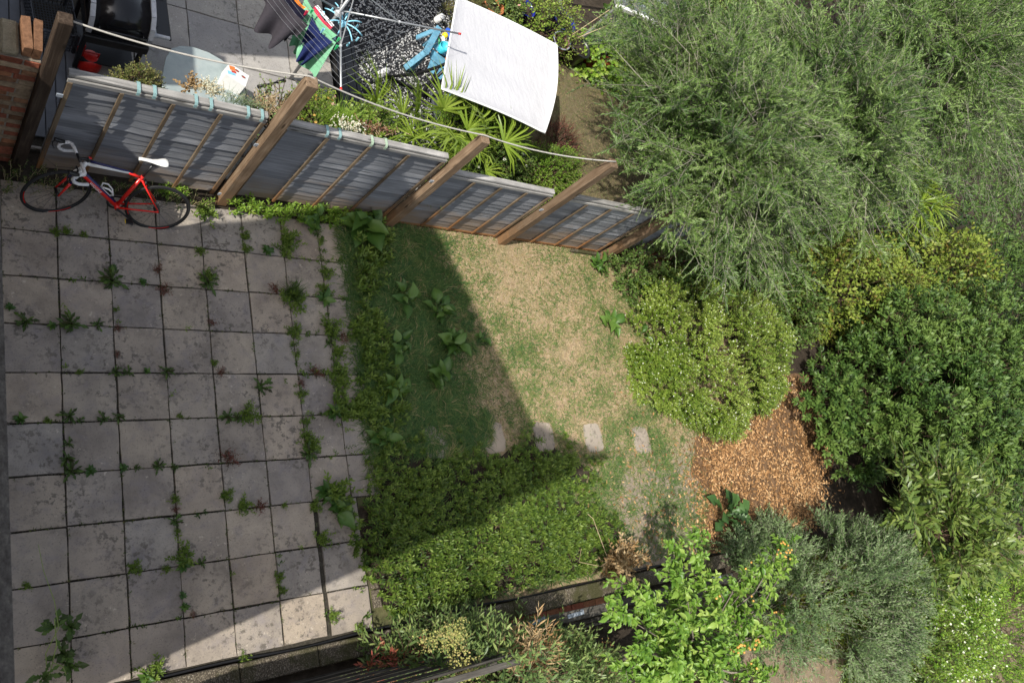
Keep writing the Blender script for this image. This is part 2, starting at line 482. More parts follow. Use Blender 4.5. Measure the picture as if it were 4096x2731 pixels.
M['leaf_nandina'] = leaf_mat('bamboo_like_leaf', [(.06, .11, .034), (.12, .185, .055), (.19, .265, .08), (.27, .325, .105)], .42, .35, .25)
M['leaf_cherry'] = leaf_mat('long_olive_leaf', [(.055, .095, .018), (.10, .155, .03), (.16, .215, .045), (.20, .24, .06)], .4, .4, .25)
M['leaf_cover'] = leaf_mat('ground_cover_leaf', [(.028, .062, .011), (.068, .120, .017), (.125, .19, .027), (.195, .265, .048)], .5, .3, .22)
M['leaf_weed'] = leaf_mat('weed_leaf', [(.05, .045, .02), (.05, .085, .02), (.085, .15, .03), (.14, .20, .045)], .5, .3, .2)
M['leaf_lime'] = leaf_mat('lime_leaf', [(.06, .14, .015), (.12, .23, .022), (.19, .31, .035), (.28, .38, .06)], .45, .35, .3)
M['leaf_red'] = leaf_mat('reddish_leaf', [(.05, .05, .02), (.11, .045, .03), (.20, .05, .04), (.12, .09, .03)], .5, .3, .2)
M['leaf_dock'] = leaf_mat('dock_leaf', [(.022, .058, .010), (.042, .10, .016), (.075, .15, .024), (.125, .205, .042)], .42, .4, .2)
M['leaf_palm'] = leaf_mat('fan_palm_leaf', [(.085, .15, .014), (.165, .25, .025), (.25, .335, .042), (.33, .40, .075)], .38, .45, .28)
M['leaf_dry'] = leaf_mat('dry_leaf', [(.14, .075, .03), (.26, .155, .065), (.37, .245, .12), (.46, .34, .19)], .8, .15, .15)
M['leaf_litter'] = leaf_mat('fallen_leaf', [(.12, .065, .03), (.32, .17, .068), (.49, .285, .13), (.60, .41, .22)], .75, .2, .1)
M['grass'] = leaf_mat('grass_blade', [(.035, .085, .026), (.065, .135, .035), (.12, .19, .05), (.24, .22, .085), (.40, .30, .165), (.50, .40, .26)], .6, .25, .2)
M['flower_white'] = leaf_mat('white_petal', [(.62, .64, .50), (.75, .76, .66)], .6, .2, .2)
M['flower_pink'] = leaf_mat('pink_petal', [(.55, .12, .14), (.68, .30, .30), (.72, .50, .44)], .6, .2, .2)
M['flower_orange'] = leaf_mat('orange_petal', [(.60, .26, .05), (.62, .40, .12)], .6, .2, .2)
M['seed_yellow'] = leaf_mat('yellow_green_berry', [(.26, .27, .07), (.38, .37, .12), (.36, .27, .12)], .6, .2, 0)
M['berry'] = plain('yellow_crab_fruit', (.50, .27, .06), .45, .3, 0, .45, 25)

# ------------------------------------------------------------------ foliage engine
def leaf_template(kind):
    """returns verts as (t along, w across [-1..1], h up) and faces"""
    if kind == 'simple':
        return np.array([[0, 0, 0], [.42, 1, .22], [1, 0, -.05], [.42, -1, .22]]), np.array([[0, 2, 1], [0, 3, 2]])
    if kind == 'lance':
        return np.array([[0, 0, 0], [.3, .85, .18], [.62, .9, .1], [1, 0, -.12], [.62, -.9, .1], [.3, -.85, .18], [.46, 0, 0]]), \
            np.array([[0, 6, 1], [6, 2, 1], [6, 3, 2], [6, 4, 3], [6, 5, 4], [0, 5, 6]])
    if kind == 'broad':
        V = [[0, 0, 0]]
        st = [(.16, .42), (.36, .95), (.6, .98), (.82, .6)]
        for t, w in st:
            zc = .10 * math.sin(t * 3) - .22 * t * t
            V += [[t, w, zc + .16], [t, 0, zc], [t, -w, zc + .16]]
        V.append([1, 0, -.2])
        F = [[0, 2, 1], [0, 3, 2]]
        for i in range(3):
            a, b = 1 + 3 * i, 4 + 3 * i
            F += [[a, a + 1, b + 1], [a, b + 1, b], [a + 1, a + 2, b + 2], [a + 1, b + 2, b + 1]]
        F += [[10, 11, 13], [11, 12, 13]]
        return np.array(V), np.array(F)
    if kind == 'jagged':
        V, F = [], []
        st = [(0, .12), (.12, .35), (.2, .16), (.32, .6), (.4, .24), (.52, .85), (.6, .36), (.74, 1.0), (.86, .62), (1, .05)]
        for t, w in st:
            zc = .12 * math.sin(t * 3) - .2 * t * t
            V += [[t, w, zc + .06], [t, 0, zc], [t, -w, zc + .06]]
        for i in range(len(st) - 1):
            a, b = 3 * i, 3 * i + 3
            F += [[a, a + 1, b + 1], [a, b + 1, b], [a + 1, a + 2, b + 2], [a + 1, b + 2, b + 1]]
        return np.array(V), np.array(F)
    if kind == 'blade':
        return np.array([[0, 1, 0], [0, -1, 0], [.55, .75, .12], [.55, -.75, .12], [1, 0, 0]]), np.array([[0, 1, 3], [0, 3, 2], [2, 3, 4]])
    if kind == 'flower':
        V, F = [[0.1, 0, 0]], []
        for i in range(5):
            a = 2 * math.pi * i / 5
            for da, r_ in ((-.5, .75), (0, 1), (.5, .75)):
                V.append([.3 + 0.0 * r_, 0, 0]); V[-1] = [r_ * math.cos(a + da), r_ * math.sin(a + da), .25 * r_]
            b = 1 + 3 * i
            F += [[0, b, b + 1], [0, b + 1, b + 2]]
        return np.array(V), np.array(F)

TEMPL = {k: leaf_template(k) for k in ('simple', 'lance', 'broad', 'jagged', 'blade', 'flower')}

def leaves_geo(kind, B, D, U, L, W, T):
    """B base, D direction, U rough up-normal, L length, W half width, T tint -> V,F,tint"""
    tv, tf = TEMPL[kind]
    D = nrm(D); S = nrm(np.cross(D, U)); Nn = np.cross(S, D)
    n, k = len(B), len(tv)
    V = B[:, None, :] + D[:, None, :] * (tv[None, :, 0:1] * L[:, None, None]) + S[:, None, :] * (tv[None, :, 1:2] * W[:, None, None]) \
        + Nn[:, None, :] * (tv[None, :, 2:3] * (L if kind in ('broad', 'jagged', 'blade') else W)[:, None, None])
    F = (tf[None, :, :] + (np.arange(n) * k)[:, None, None]).reshape(-1, tf.shape[1])
    return V.reshape(-1, 3), F, np.repeat(T, k)

def join_geo(parts):
    Vs, Fs, Ts, o = [], [], [], 0
    for V, F, T in parts:
        Vs.append(V); Fs.append(F + o); Ts.append(T); o += len(V)
    return np.concatenate(Vs), np.concatenate(Fs), np.concatenate(Ts)

def stems_geo(A, Bm, C, ra, rb):
    """three-sided tapering twigs through A -> Bm -> C"""
    n = len(A)
    d = nrm(C - A); u = nrm(np.cross(d, np.where(np.abs(d[:, 2:3]) > .9, np.array([[1., 0, 0]]), np.array([[0., 0, 1]])))); w = np.cross(d, u)
    rings = []
    for Q, r_ in ((A, ra), (Bm, (ra + rb) / 2), (C, rb)):
        for j in range(3):
            a = 2 * math.pi * j / 3
            rings.append(Q + (u * math.cos(a) + w * math.sin(a)) * np.asarray(r_).reshape(-1, 1))
    V = np.stack(rings, 1)
    f = []
    for i in range(2):
        for j in range(3):
            j2 = (j + 1) % 3
            f += [[i * 3 + j, i * 3 + j2, i * 3 + 3 + j2], [i * 3 + j, i * 3 + 3 + j2, i * 3 + 3 + j]]
    f = np.array(f)
    F = (f[None] + (np.arange(n) * 9)[:, None, None]).reshape(-1, 3)
    return V.reshape(-1, 3), F, np.full(n * 9, .5)

def rand_dir(n, zmin=-1.0):
    z = rng.uniform(zmin, 1, n); a = rng.uniform(0, 2 * np.pi, n); s = np.sqrt(1 - z * z)
    return np.stack([s * np.cos(a), s * np.sin(a), z], 1)

def shoots(B, D, L, nl, kind, ll, lw, ang=50, droop=.15, t0=.15, tint=None, tvar=.25, updir=.6, pair=False, lvar=.25):
    """leafy shoots: returns (leaf geo, stem geo)"""
    n = len(B); D = nrm(D)
    L = np.broadcast_to(np.asarray(L, float), (n,)).copy()
    if tint is None: tint = rng.uniform(.2, .8, n)
    t = np.linspace(t0, 1, nl)[None, :] + rng.uniform(-.5, .5, (n, nl)) * (1 - t0) / nl
    t = np.clip(t, 0, 1)
    drop = (droop * L)[:, None] * t * t
    pos = B[:, None, :] + D[:, None, :] * (L[:, None] * t)[:, :, None]
    pos[:, :, 2] -= drop
    u = nrm(np.cross(D, np.where(np.abs(D[:, 2:3]) > .92, np.array([[1., 0, 0]]), np.array([[0., 0, 1]])))); w = np.cross(D, u)
    ga = rng.uniform(0, 6.28, n)[:, None] + np.arange(nl)[None, :] * (math.pi if pair else 2.4) + rng.uniform(-.35, .35, (n, nl))
    rad = u[:, None, :] * np.cos(ga)[:, :, None] + w[:, None, :] * np.sin(ga)[:, :, None]
    aa = R(ang) * (1.15 - .55 * t) + rng.uniform(-.18, .18, (n, nl))
    ld = D[:, None, :] * np.cos(aa)[:, :, None] + rad * np.sin(aa)[:, :, None]
    ld[:, :, 2] -= droop * .6
    up = np.array([0, 0, 1.0])[None, None, :] * updir + D[:, None, :] * (1 - updir) + rng.normal(0, .22, (n, nl, 3))
    ls = ll * (1 + rng.uniform(-lvar, lvar, (n, nl))) * (1.05 - .35 * t)
    tt = np.clip(tint[:, None] + rng.normal(0, tvar, (n, nl)) * .6 + (t - .5) * .25, 0, 1)
    f = lambda a: a.reshape(-1, 3)
    leaf = leaves_geo(kind, f(pos), f(ld), f(up), ls.ravel(), (ls * lw).ravel(), tt.ravel())
    mid = B + D * (L * .5)[:, None]; mid[:, 2] -= droop * L * .25
    end = B + D * L[:, None]; end[:, 2] -= droop * L
    return leaf, (B, mid, end)

def vnoise(p, s, seed=0):
    """cheap smooth noise from summed sines"""
    r_ = np.random.default_rng(seed)
    o = np.zeros(len(p))
    for i in range(7):
        k = r_.normal(0, 1, p.shape[1]) * s * (1 + .35 * i); ph = r_.uniform(0, 6.28)
        o += np.sin(p @ k + ph) / (1 + .3 * i)
    return o / 3.2

def put(name, geo, mat, parent, smooth=False, kind=None):
    V, F, T = geo
    o = link(name, np_mesh(name, V, F, T, [mat], smooth), parent)
    if kind: o['kind'] = kind
    return o

def dome_shrub(name, label, cat, c, rad, nsh, shoot_kw, mat, twig='twigbrown', group=None, zmin=-.15, inner=.55, spread=.75, L=.25, up=.35, lump=.22,
               lumps=3.2, seed=1, flower=None, stems=6, base_z=0.0, twig_r=.004, clumps=0, cr=.3, fill=.25):
    """a shrub: Empty > foliage, stems (+ flowers). rad = half sizes, c = centre of the crown's base"""
    rx, ry, rz = rad
    th = empty(name, (c[0], c[1], base_z), label, cat, group)
    d = rand_dir(nsh, zmin)
    lump_f = 1 + lump * vnoise(d, lumps, seed)
    rr = (inner + (1 - inner) * rng.uniform(0, 1, nsh) ** .5) * lump_f
    B = np.stack([d[:, 0] * rx * rr, d[:, 1] * ry * rr, np.maximum(d[:, 2] * rz * rr, .02)], 1)
    out = nrm(np.stack([d[:, 0] / rx, d[:, 1] / ry, np.maximum(d[:, 2], 0) / rz], 1))
    D = nrm(out * (1 - up) + np.array([0, 0, up]) + rng.normal(0, spread * .5, (nsh, 3)))
    if clumps:
        # leafy sub-heads standing proud of a dim interior
        cdir = rand_dir(clumps, zmin); cf = rng.uniform(.80, 1.0, clumps) * (1 + lump * vnoise(cdir, lumps, seed))
        cc = np.stack([cdir[:, 0] * rx, cdir[:, 1] * ry, np.maximum(cdir[:, 2] * rz, .0)], 1) * cf[:, None]
        csz = cr * rng.uniform(.6, 1.35, clumps)
        wh = rng.integers(0, clumps, nsh); sh_ = rng.random(nsh) > fill
        cout = nrm(cc / np.array([rx, ry, rz]) ** 2 + np.array([0, 0, .35]))
        dl = rand_dir(nsh, -1.0); dl = nrm(dl + cout[wh] * 1.15)
        Bc = cc[wh] - cout[wh] * (csz * .55)[wh][:, None] + dl * (csz[wh] * rng.uniform(.35, 1.0, nsh) ** .5)[:, None]
        Bc[:, 2] = np.maximum(Bc[:, 2], .03)
        B = np.where(sh_[:, None], Bc, B * np.where(sh_, 1, .78)[:, None])
        D = np.where(sh_[:, None], nrm(dl + cout[wh] * .5 + rng.normal(0, spread * .35, (nsh, 3))), D)
    ti = np.clip(.5 + .3 * vnoise(B, 2.2, seed + 5) + rng.normal(0, .12, nsh), .05, .95)
    lf, (a, m, e) = shoots(B, D, L * rng.uniform(.6, 1.25, nsh), tint=ti, **shoot_kw)
    o = put('foliage', lf, M[mat], th)
    sg = [stems_geo(a, m, e, np.full(nsh, twig_r), np.full(nsh, twig_r * .4))]
    if stems:
        k = stems * 6
        dd = rand_dir(k, .0); tip = np.stack([dd[:, 0] * rx * .8, dd[:, 1] * ry * .8, dd[:, 2] * rz * .8 + .02], 1)
        b0 = rng.normal(0, .06, (k, 3)) * np.array([rx, ry, 0]); md = (b0 + tip) / 2 + rng.normal(0, .05, (k, 3)); md[:, 2] += .05 * rz
        sg.append(stems_geo(b0, md, tip, np.full(k, twig_r * 3), np.full(k, twig_r)))
    put('twigs', join_geo(sg), M[twig], th, False, 'stuff')
    if flower:
        fm, fn, fr = flower
        idx = rng.choice(nsh, min(fn, nsh), replace=False)
        idx = idx[d[idx, 2] > -.05]
        n = len(idx)
        fg = leaves_geo('flower', e[idx] + rng.normal(0, .012, (n, 3)), rand_dir(n), np.tile([0, 0, 1.], (n, 1)) + rng.normal(0, .5, (n, 3)), np.full(n, fr) * rng.uniform(.7, 1.2, n), np.full(n, fr), rng.uniform(0, 1, n))
        put('flowers', fg, M[fm], th, False, 'stuff')
    return th

# ------------------------------------------------------------------ the setting
def sheet(name, poly, z, mat, label=None, kind='structure', parent=None):
    mb = MB(); mb.add([(x, y, z) for x, y in poly], [tuple(range(len(poly)))])
    o = mb.build(name, mat, parent)
    if kind: o['kind'] = kind
    return o

sheet('ground', [(-150, -150), (250, -150), (250, 150), (-150, 150)], -.03, M['soil'])
lawn_poly = [(3.58, .2), (11.6, .2), (12.0, -2.2), (11.2, -3.2), (10.8, -5.07), (3.58, -5.07)]
sheet('lawn', lawn_poly, 0.0, M['turf'])
path_poly = [tuple(P(x, y)[:2]) for x, y in [(1440, 1030), (1540, 1090), (1600, 960), (1600, 1300), (1400, 1345), (1330, 1300), (1420, 1210), (1430, 1100)]]
mulch_poly = [tuple(P(x, y)[:2]) for x, y in [(1600, 1000), (1650, 930), (1760, 850), (1860, 860), (1900, 1000), (1870, 1210), (1700, 1290), (1640, 1290), (1610, 1220), (1630, 1150), (1585, 1080)]]
def rough(poly, k=14, amp=.09):
    o = []
    for i, (x0, y0) in enumerate(poly):
        x1, y1 = poly[(i + 1) % len(poly)]
        for j in range(k):
            t = j / k; o.append((x0 + (x1 - x0) * t + rnd.uniform(-amp, amp), y0 + (y1 - y0) * t + rnd.uniform(-amp, amp)))
    return o
sheet('mulch_bed', rough(mulch_poly, 10, .07), .008, M['mulch'])

# paved patio: every slab its own part, joints recessed
patio = sheet('patio', [(-.9, .06), (3.91, .06), (3.91, -3.55), (3.58, -3.56), (3.58, -5.07), (-.9, -5.07)], .002, M['bed'])
def slab_mesh(name, w, d, h, seed):
    r_ = random.Random(seed)
    nx = ny = 4
    mb = MB()
    top = {}
    vs_, fs_ = [], []
    for j in range(ny + 1):
        for i in range(nx + 1):
            x, y = -w / 2 + w * i / nx, -d / 2 + d * j / ny
            if i in (0, nx) or j in (0, ny):
                x += r_.uniform(-.004, .004); y += r_.uniform(-.004, .004)
            vs_.append((x, y, h + r_.uniform(-.0025, .0015)))
    n0 = len(vs_)
    for i, (x, y, z) in enumerate(list(vs_)):
        vs_.append((x * 1.012, y * 1.012, 0))
    g = lambda i, j: j * (nx + 1) + i
    for j in range(ny):
        for i in range(nx):
            fs_.append((g(i, j), g(i + 1, j), g(i + 1, j + 1), g(i, j + 1)))
    ring = [g(i, 0) for i in range(nx)] + [g(nx, j) for j in range(ny)] + [g(i, ny) for i in range(nx, 0, -1)] + [g(0, j) for j in range(ny, 0, -1)]
    for a, b in zip(ring, ring[1:] + ring[:1]):
        fs_.append((b, a, a + n0, b + n0))
    mb.add(vs_, fs_)
    me = bpy.data.meshes.new(name); me.from_pydata(mb.v, [], mb.f); me.update()
    return me
slab_me = [slab_mesh('paving_slab', .484, .489, .022, k) for k in range(6)]
for m_ in slab_me: m_.materials.append(M['slab'])
S, SY = .5, .5074
for c in range(-2, 8):
    for r_ in range(0, 10):
        x0, x1 = c * S, (c + 1) * S
        y1 = -r_ * SY; y0 = y1 - SY
        if r_ == 0: y1 = .05
        if r_ == 9: y0 = max(y0, -5.03)
        xa, xb = x0, x1
        if c == 7: xb = 3.90
        if r_ >= 7:
            if c == 7: continue
            if c == 6: xa, xb = 3.05, 3.56
        o = bpy.data.objects.new('paving_slab', rnd.choice(slab_me)); COL.objects.link(o); o.parent = patio
        w, d = xb - xa, y1 - y0
        o.scale = (w / S, d / SY, 1)
        o.location = ((xa + xb) / 2 + rnd.uniform(-.004, .004), (y0 + y1) / 2 + rnd.uniform(-.004, .004), .002)
        o.rotation_euler = (rnd.uniform(-.004, .004), rnd.uniform(-.004, .004), rnd.uniform(-.006, .006))
# small edging setts along the bottom right corner of the patio
mb0 = None
sett_me = bpy.data.meshes.new('edging_brick'); t_ = MB(); t_.box((0, 0, .02), (.1, .2, .05), None, .006); sett_me.from_pydata(t_.v, [], t_.f); sett_me.materials.append(M['concrete'])
for i in range(2):
    o = bpy.data.objects.new('edging_brick', sett_me); COL.objects.link(o); o.parent = patio; o.location = (3.64 + .01 * i, -4.52 - .215 * i, .0); o.rotation_euler = (0, 0, rnd.uniform(-.05, .05))

# stepping stones through the grass
stone_spots = [((1000, 1015), 'half buried under long grass, closest to the patio'), ((1133, 1005), 'second from the patio, its left side in shade'), ((1248, 1003), 'in the middle of the row, leafy weeds below'),
               ((1362, 1005), 'fourth from the patio, half in shadow'), ((1472, 1010), 'last of the row, nearest the orange leaf litter')]
for i, ((px, py), txt) in enumerate(stone_spots):
    w = P(px, py)
    mb = MB(); r_ = random.Random(i + 3); oc = []
    for j in range(28):
        an = 2 * math.pi * j / 28; cs, sn = math.cos(an), math.sin(an); rr = 1 / (abs(cs) ** 4.5 + abs(sn) ** 4.5) ** (1 / 4.5)
        oc.append((cs * rr * .185 * (1 + r_.uniform(-.07, .05)), sn * rr * .22 * (1 + r_.uniform(-.07, .05))))
    mb.prism(oc, -.03, .014)
    o = mb.build('stepping_stone', M['stepstone']); o.location = (w[0], w[1], .0); o.rotation_euler = (0, 0, rnd.uniform(-.08, .08))
    tag(o, 'pale stepping stone ' + txt, 'stepping stone', 'stepping stones across the lawn')

# neighbour's ground
nb_patio = sheet('neighbour_patio', [(-.3, .45), (4.06, .45), (4.06, 5.5), (-.3, 5.5)], -.012, M['bed'])
nsl = [slab_mesh('paving_slab', .66, .655, .03, 40 + k) for k in range(3)]
for m_ in nsl: m_.materials.append(M['aggregate'])
for c in range(-1, 6):
    for r_ in range(0, 7):
        xa, xb = .035 + .675 * c, .035 + .675 * (c + 1)
        if c == 5: xb = 4.05
        ya = .15 + .675 * r_ + .005; yb = ya + .675
        if r_ == 0: ya = .47
        if xb < .3 or (xa < .35 and False): continue
        o = bpy.data.objects.new('paving_slab', rnd.choice(nsl)); COL.objects.link(o); o.parent = nb_patio
        o.scale = ((xb - xa) / .675, (yb - ya) / .675, 1); o.location = ((xa + xb) / 2, (ya + yb) / 2, -.012)
# grey boards beside the barbecue
deck = sheet('neighbour_deck', [(-.6, .5), (.9, .5), (.9, 4.5), (-.6, 4.5)], .02, M['bed'])
for i in range(13):
    x = -.5 + .108 * i
    y0 = .6 if x < .55 else .9
    y1 = 4.4 if x < .36 else (1.75 if x > .7 else 2.0)
    mb = MB(); mb.box((0, 0, 0), (.1, y1 - y0, .028), None, .004)
    o = mb.build('deck_board', M['greydeck'], deck); o.location = (x, (y0 + y1) / 2, .05)
gravel = sheet('gravel_bed', [(4.4, .45), (7.0, .45), (7.0, 6.5), (4.4, 6.5)], -.004, M['gravelbase'])
def edging(): 
    mb = MB(); mb.box((4.14, 2.9, .06), (.14, 4.9, .17), None, .01); mb.box((4.29, 2.9, .045), (.14, 4.9, .15), None, .01); mb.box((4.41, 2.9, .03), (.07, 4.9, .13), None, .01)
    o = mb.build('gravel_edging', M['black']); return tag(o, kind='structure')
edging()
nlawn = [(6.6, .4), (14, .4), (14, 5.2), (7.1, 4.4)]
sheet('neighbour_lawn', nlawn, .0, soil_mat('worn_turf', (.10, .08, .045), (.165, .135, .08), (.23, .195, .125), 12))
sheet('far_lawn', [(9.5, -6.2), (30, -6.2), (30, -16), (9.5, -16)], .0, soil_mat('tan_turf', (.20, .15, .10), (.27, .215, .15), (.35, .29, .21), 12))

# gravel: black and white chips, one mass
def chips(name, n, xr, yr, z, mats, size, white=.42):
    t_ = np.array([[1, 0, 0], [-.6, .8, 0], [-.5, -.9, 0], [.2, .1, .8], [.1, 0, -.5]]); f_ = np.array([[0, 1, 3], [1, 2, 3], [2, 0, 3], [1, 0, 4], [2, 1, 4], [0, 2, 4]])
    o = []
    for mi, (m_, k) in enumerate(zip(mats, (int(n * (1 - white)), int(n * white)))):
        c = np.stack([rng.uniform(*xr, k), rng.uniform(*yr, k), z + rng.uniform(0, .02, k)], 1)
        q4 = rng.normal(0, 1, (k, 3, 3)); Q, _ = np.linalg.qr(q4)
        s = size * rng.uniform(.55, 1.25, k)
        V = np.einsum('kij,vj->kvi', Q, t_) * s[:, None, None] + c[:, None, :]
        o.append((V.reshape(-1, 3), (f_[None] + (np.arange(k) * 5)[:, None, None]).reshape(-1, 3), np.full(k * 5, .5)))
    return o
cg = chips('gravel', 17000, (4.45, 6.95), (.6, 6.2), .0, (None, None), .021, .55)
for g_, nm, m_ in zip(cg, ('black_gravel', 'white_gravel'), (plain('black_chip', (.05, .051, .057), .55, .4, 0, .4), plain('white_chip', (.48, .48, .475), .7, .3, 0, .25, 40))):
    tag(put(nm, g_, m_, None), kind='stuff')

# ------------------------------------------------------------------ the houses whose shadow lies over the gardens
house = empty('house', (-2, -3.4, 0), 'tall brick terraced house with slate mansard whose ledge shows at the photo edge', 'house')
def hp(name, mb, mat): 
    o = mb.build(name, mat, house, None); o.location = (2, 3.4, 0); return o
mb = MB(); mb.box((-1.975, -3.38, 3.1), (1.45, 4.2, 6.2)); hp('wall', mb, M['brickwall'])
mb = MB()
prof = [(-5.81, 11.06), (-4.86, 9.49), (-4.0, 9.2), (-1.95, 8.45), (-1.28, 8.2)]
k = len(prof)
V = [(-2.7, y, h) for y, h in prof] + [(-1.55, max(y + .27, -5.47), 6.2) for y, h in prof] + [(-2.72, y, 6.2) for y, h in prof]
Fc = [(i, i + 1, k + i + 1, k + i)[::-1] for i in range(k - 1)] + [(i, 2 * k + i, 2 * k + i + 1, i + 1)[::-1] for i in range(k - 1)] + [(0, k, 2 * k), (k - 1, 3 * k - 1, 2 * k - 1)]
mb.add(V, Fc); hp('roof', mb, M['slate'])
mb = MB(); mb.box((-1.046, -3.4, 6.43), (.41, 4.2, .14), Matrix.Rotation(R(.8), 3, 'Z'), .03); sill = hp('parapet_coping', mb, M['coping'])
for i, (y, z) in enumerate([(-4.5, 4.6), (-2.4, 4.6), (-4.5, 1.5), (-2.4, 1.5)]):
    mb = MB()
    for dx, dy, sx, sy in ((0, -.5, .05, 1.5), (0, .5, .05, 1.5)): mb.box((-1.225, y + dy, z), (.07, .06, 1.6))
    for dz in (-.78, 0, .78): mb.box((-1.225, y, z + dz), (.07, .94, .06))
    w = hp('window', mb, M['white'])
    mb = MB(); mb.box((-1.235, y, z), (.03, .98, 1.58)); p_ = mb.build('pane', M['pane'], w)
ext = empty('rear_extension', (-2, .2, 0), 'low brick rear extension between the two tall houses', 'extension')
def ep(nm, mb, mat, par, loc): o = mb.build(nm, mat, par); o.location = loc; return o
mb = MB(); mb.box((-2, -.3, 1.5), (1.5, 1.6, 3.0)); mb.box((-2.0, .95, 1.9), (1.5, .9, 3.8)); ep('wall', mb, M['brickwall'], ext, (2, -.2, 0))
mb = MB(); mb.box((-2, -.3, 3.03), (1.54, 1.64, .06)); mb.box((-2, .95, 3.83), (1.54, .94, .06)); ep('roof', mb, M['slate'], ext, (2, -.2, 0))
nh = empty('neighbour_house', (-2, 4, 0), 'taller neighbouring brick house with a stepped roof edge beside the low extension', 'house')
mb = MB()
prf = [(1.45, 5.9), (2.46, 7.7), (4.5, 8.6), (9.0, 9.2)]
k = len(prf); V = [(-1.25, y, h) for y, h in prf] + [(-2.7, y, h) for y, h in prf] + [(-1.25, y, 0) for y, h in prf] + [(-2.7, y, 0) for y, h in prf]
Fc = [(i, k + i, k + i + 1, i + 1)[::-1] for i in range(k - 1)] + [(i, i + 1, 2 * k + i + 1, 2 * k + i)[::-1] for i in range(k - 1)] + [(k + i, 3 * k + i, 3 * k + i + 1, k + i + 1)[::-1] for i in range(k - 1)] + [(0, 2 * k, 3 * k, k), (k - 1, 2 * k - 1, 4 * k - 1, 3 * k - 1)]
mb.add(V, Fc); ep('wall', mb, M['brickwall'], nh, (2, -4, 0))
mb = MB(); mb.beam((-1.2, 2.5, 7.72), (-1.2, 9, 9.2), .1, .12); ep('roof_edge', mb, M['slate'], nh, (2, -4, 0))

# ------------------------------------------------------------------ long lapped panel fence on the far side of the patio
def slat_mesh(seed, ln=1.0, hgt=.15, lap=.011, nx=14, wav=.010):
    r_ = random.Random(seed); ph = r_.uniform(0, 6); k1, k2 = r_.uniform(4, 8), r_.uniform(13, 22)
    vs_ = []
    for i in range(nx + 1):
        x = ln * i / nx
        wv = wav * (math.sin(k1 * x + ph) + .6 * math.sin(k2 * x + ph * 2)) + r_.uniform(-.005, .005)
        bow = .003 * math.sin(k1 * x * .7 + ph)
        vs_ += [(x, -lap - .006 + bow, wv), (x, -lap + bow, wv), (x, .008, hgt), (x, .003, hgt)]
    fs_ = []
    for i in range(nx):
        for j in range(4):
            j2 = (j + 1) % 4
            fs_.append((i * 4 + j, i * 4 + 4 + j, i * 4 + 4 + j2, i * 4 + j2)[::-1])
    fs_ += [(0, 1, 2, 3), tuple(nx * 4 + j for j in (3, 2, 1, 0))]
    me = bpy.data.meshes.new('slat'); me.from_pydata(vs_, [], fs_); me.materials.append(M['slat']); me.update()
    return me
slat_me = [slat_mesh(s) for s in range(8)]
def box_child(name, c, size, mat, par, bev=.004, label=None, rot=None):
    mb = MB(); mb.box((0, 0, 0), size, rot, bev); o = mb.build(name, mat, par); o.location = c
    if label: o['label'] = label
    return o
fence = empty('garden_fence', (2, .25, 0), 'weathered grey lapped panel fence with brown posts along the patio and lawn', 'fence')
FY = .24
def fence_panel(x0, x1, top, z0, nsl_, dz=0.0):
    pan = empty('fence_panel', (x0 - 2, FY - .25, 0)); pan.parent = fence
    L = x1 - x0
    box_child('cap_rail', (L / 2, .012, top - .02), (L, .075, .04), M['cap'], pan, .006)
    box_child('cap_rail', (L / 2, -.034, top - .07), (L, .022, .05), M['cap'], pan, .003)
    pitch = (top - .06 - z0) / nsl_
    for i in range(nsl_):
        o = bpy.data.objects.new('slat', slat_me[rnd.randrange(8)]); COL.objects.link(o); o.parent = pan
        flip = rnd.random() < .0
        o.location = (.01 + rnd.uniform(-.006, .006), rnd.uniform(-.002, .002), z0 + pitch * i + rnd.uniform(-.012, .012)); o.scale = ((L - .02), rnd.uniform(.6, 1.3), (pitch + .034) / .15)
        o.rotation_euler = (rnd.uniform(-.02, .03), rnd.uniform(-.005, .005), 0)
    for k in range(5):
        x = (.03, L * .25, L * .5, L * .75, L - .03)[k]
        box_child('batten', (x, -.043, (z0 + top - .09) / 2), (.036 if k in (1, 2, 3) else .045, .022, top - .09 - z0), M['batten'], pan, .003)
    return pan
p1 = fence_panel(.30, 2.16, 1.80, .10, 14)
p2 = fence_panel(2.36, 4.47, 1.77, .12, 15)
p3 = fence_panel(4.68, 6.50, 1.47, .04, 14)
p4 = fence_panel(6.72, 8.74, 1.47, .04, 14)
p5 = fence_panel(8.96, 11.0, 1.47, .06, 14)
def post(x, y, h, w, d, mat, lab=None, lean=(0, 0)):
    mb = MB(); mb.box((0, 0, h / 2), (w, d, h), None, .007)
    o = mb.build('post', mat, fence); o.location = (x - 2, y - .25, 0); o.rotation_euler = (lean[0], lean[1], 0)
    if lab: o['label'] = lab
    return o
post(.145, .235, 2.52, .115, .115, M['postdark'], 'dark stained fence post against the brick pier')
post(2.27, .165, 2.60, .13, .13, M['post'])
post(4.585, .175, 2.36, .125, .125, M['post'])
post(6.62, .155, 2.52, .13, .13, M['post'])
post(8.86, .125, 1.9, .13, .13, M['post'])
post(11.1, .125, 1.8, .13, .13, M['post'])
for x, z in ((2.19, 1.36), (4.5, 1.3), (6.53, 1.1), (2.2, .2), (.27, 1.55)):
    box_child('bracket', (x - 2, -.105, z), (.055, .012, .05), M['galv'], fence, .002)
for x0, x1, hh in ((4.68, 6.5, .05), (6.72, 8.74, .05), (8.96, 11.0, .12)):
    box_child('gravel_board', ((x0 + x1) / 2 - 2, -.02, hh / 2 - .01), (x1 - x0, .03, hh), M['batten'], fence, .003)
box_child('gravel_board', (8.9 - 2, -.10, .03), (1.6, .05, .07), M['concrete'], fence, .006)

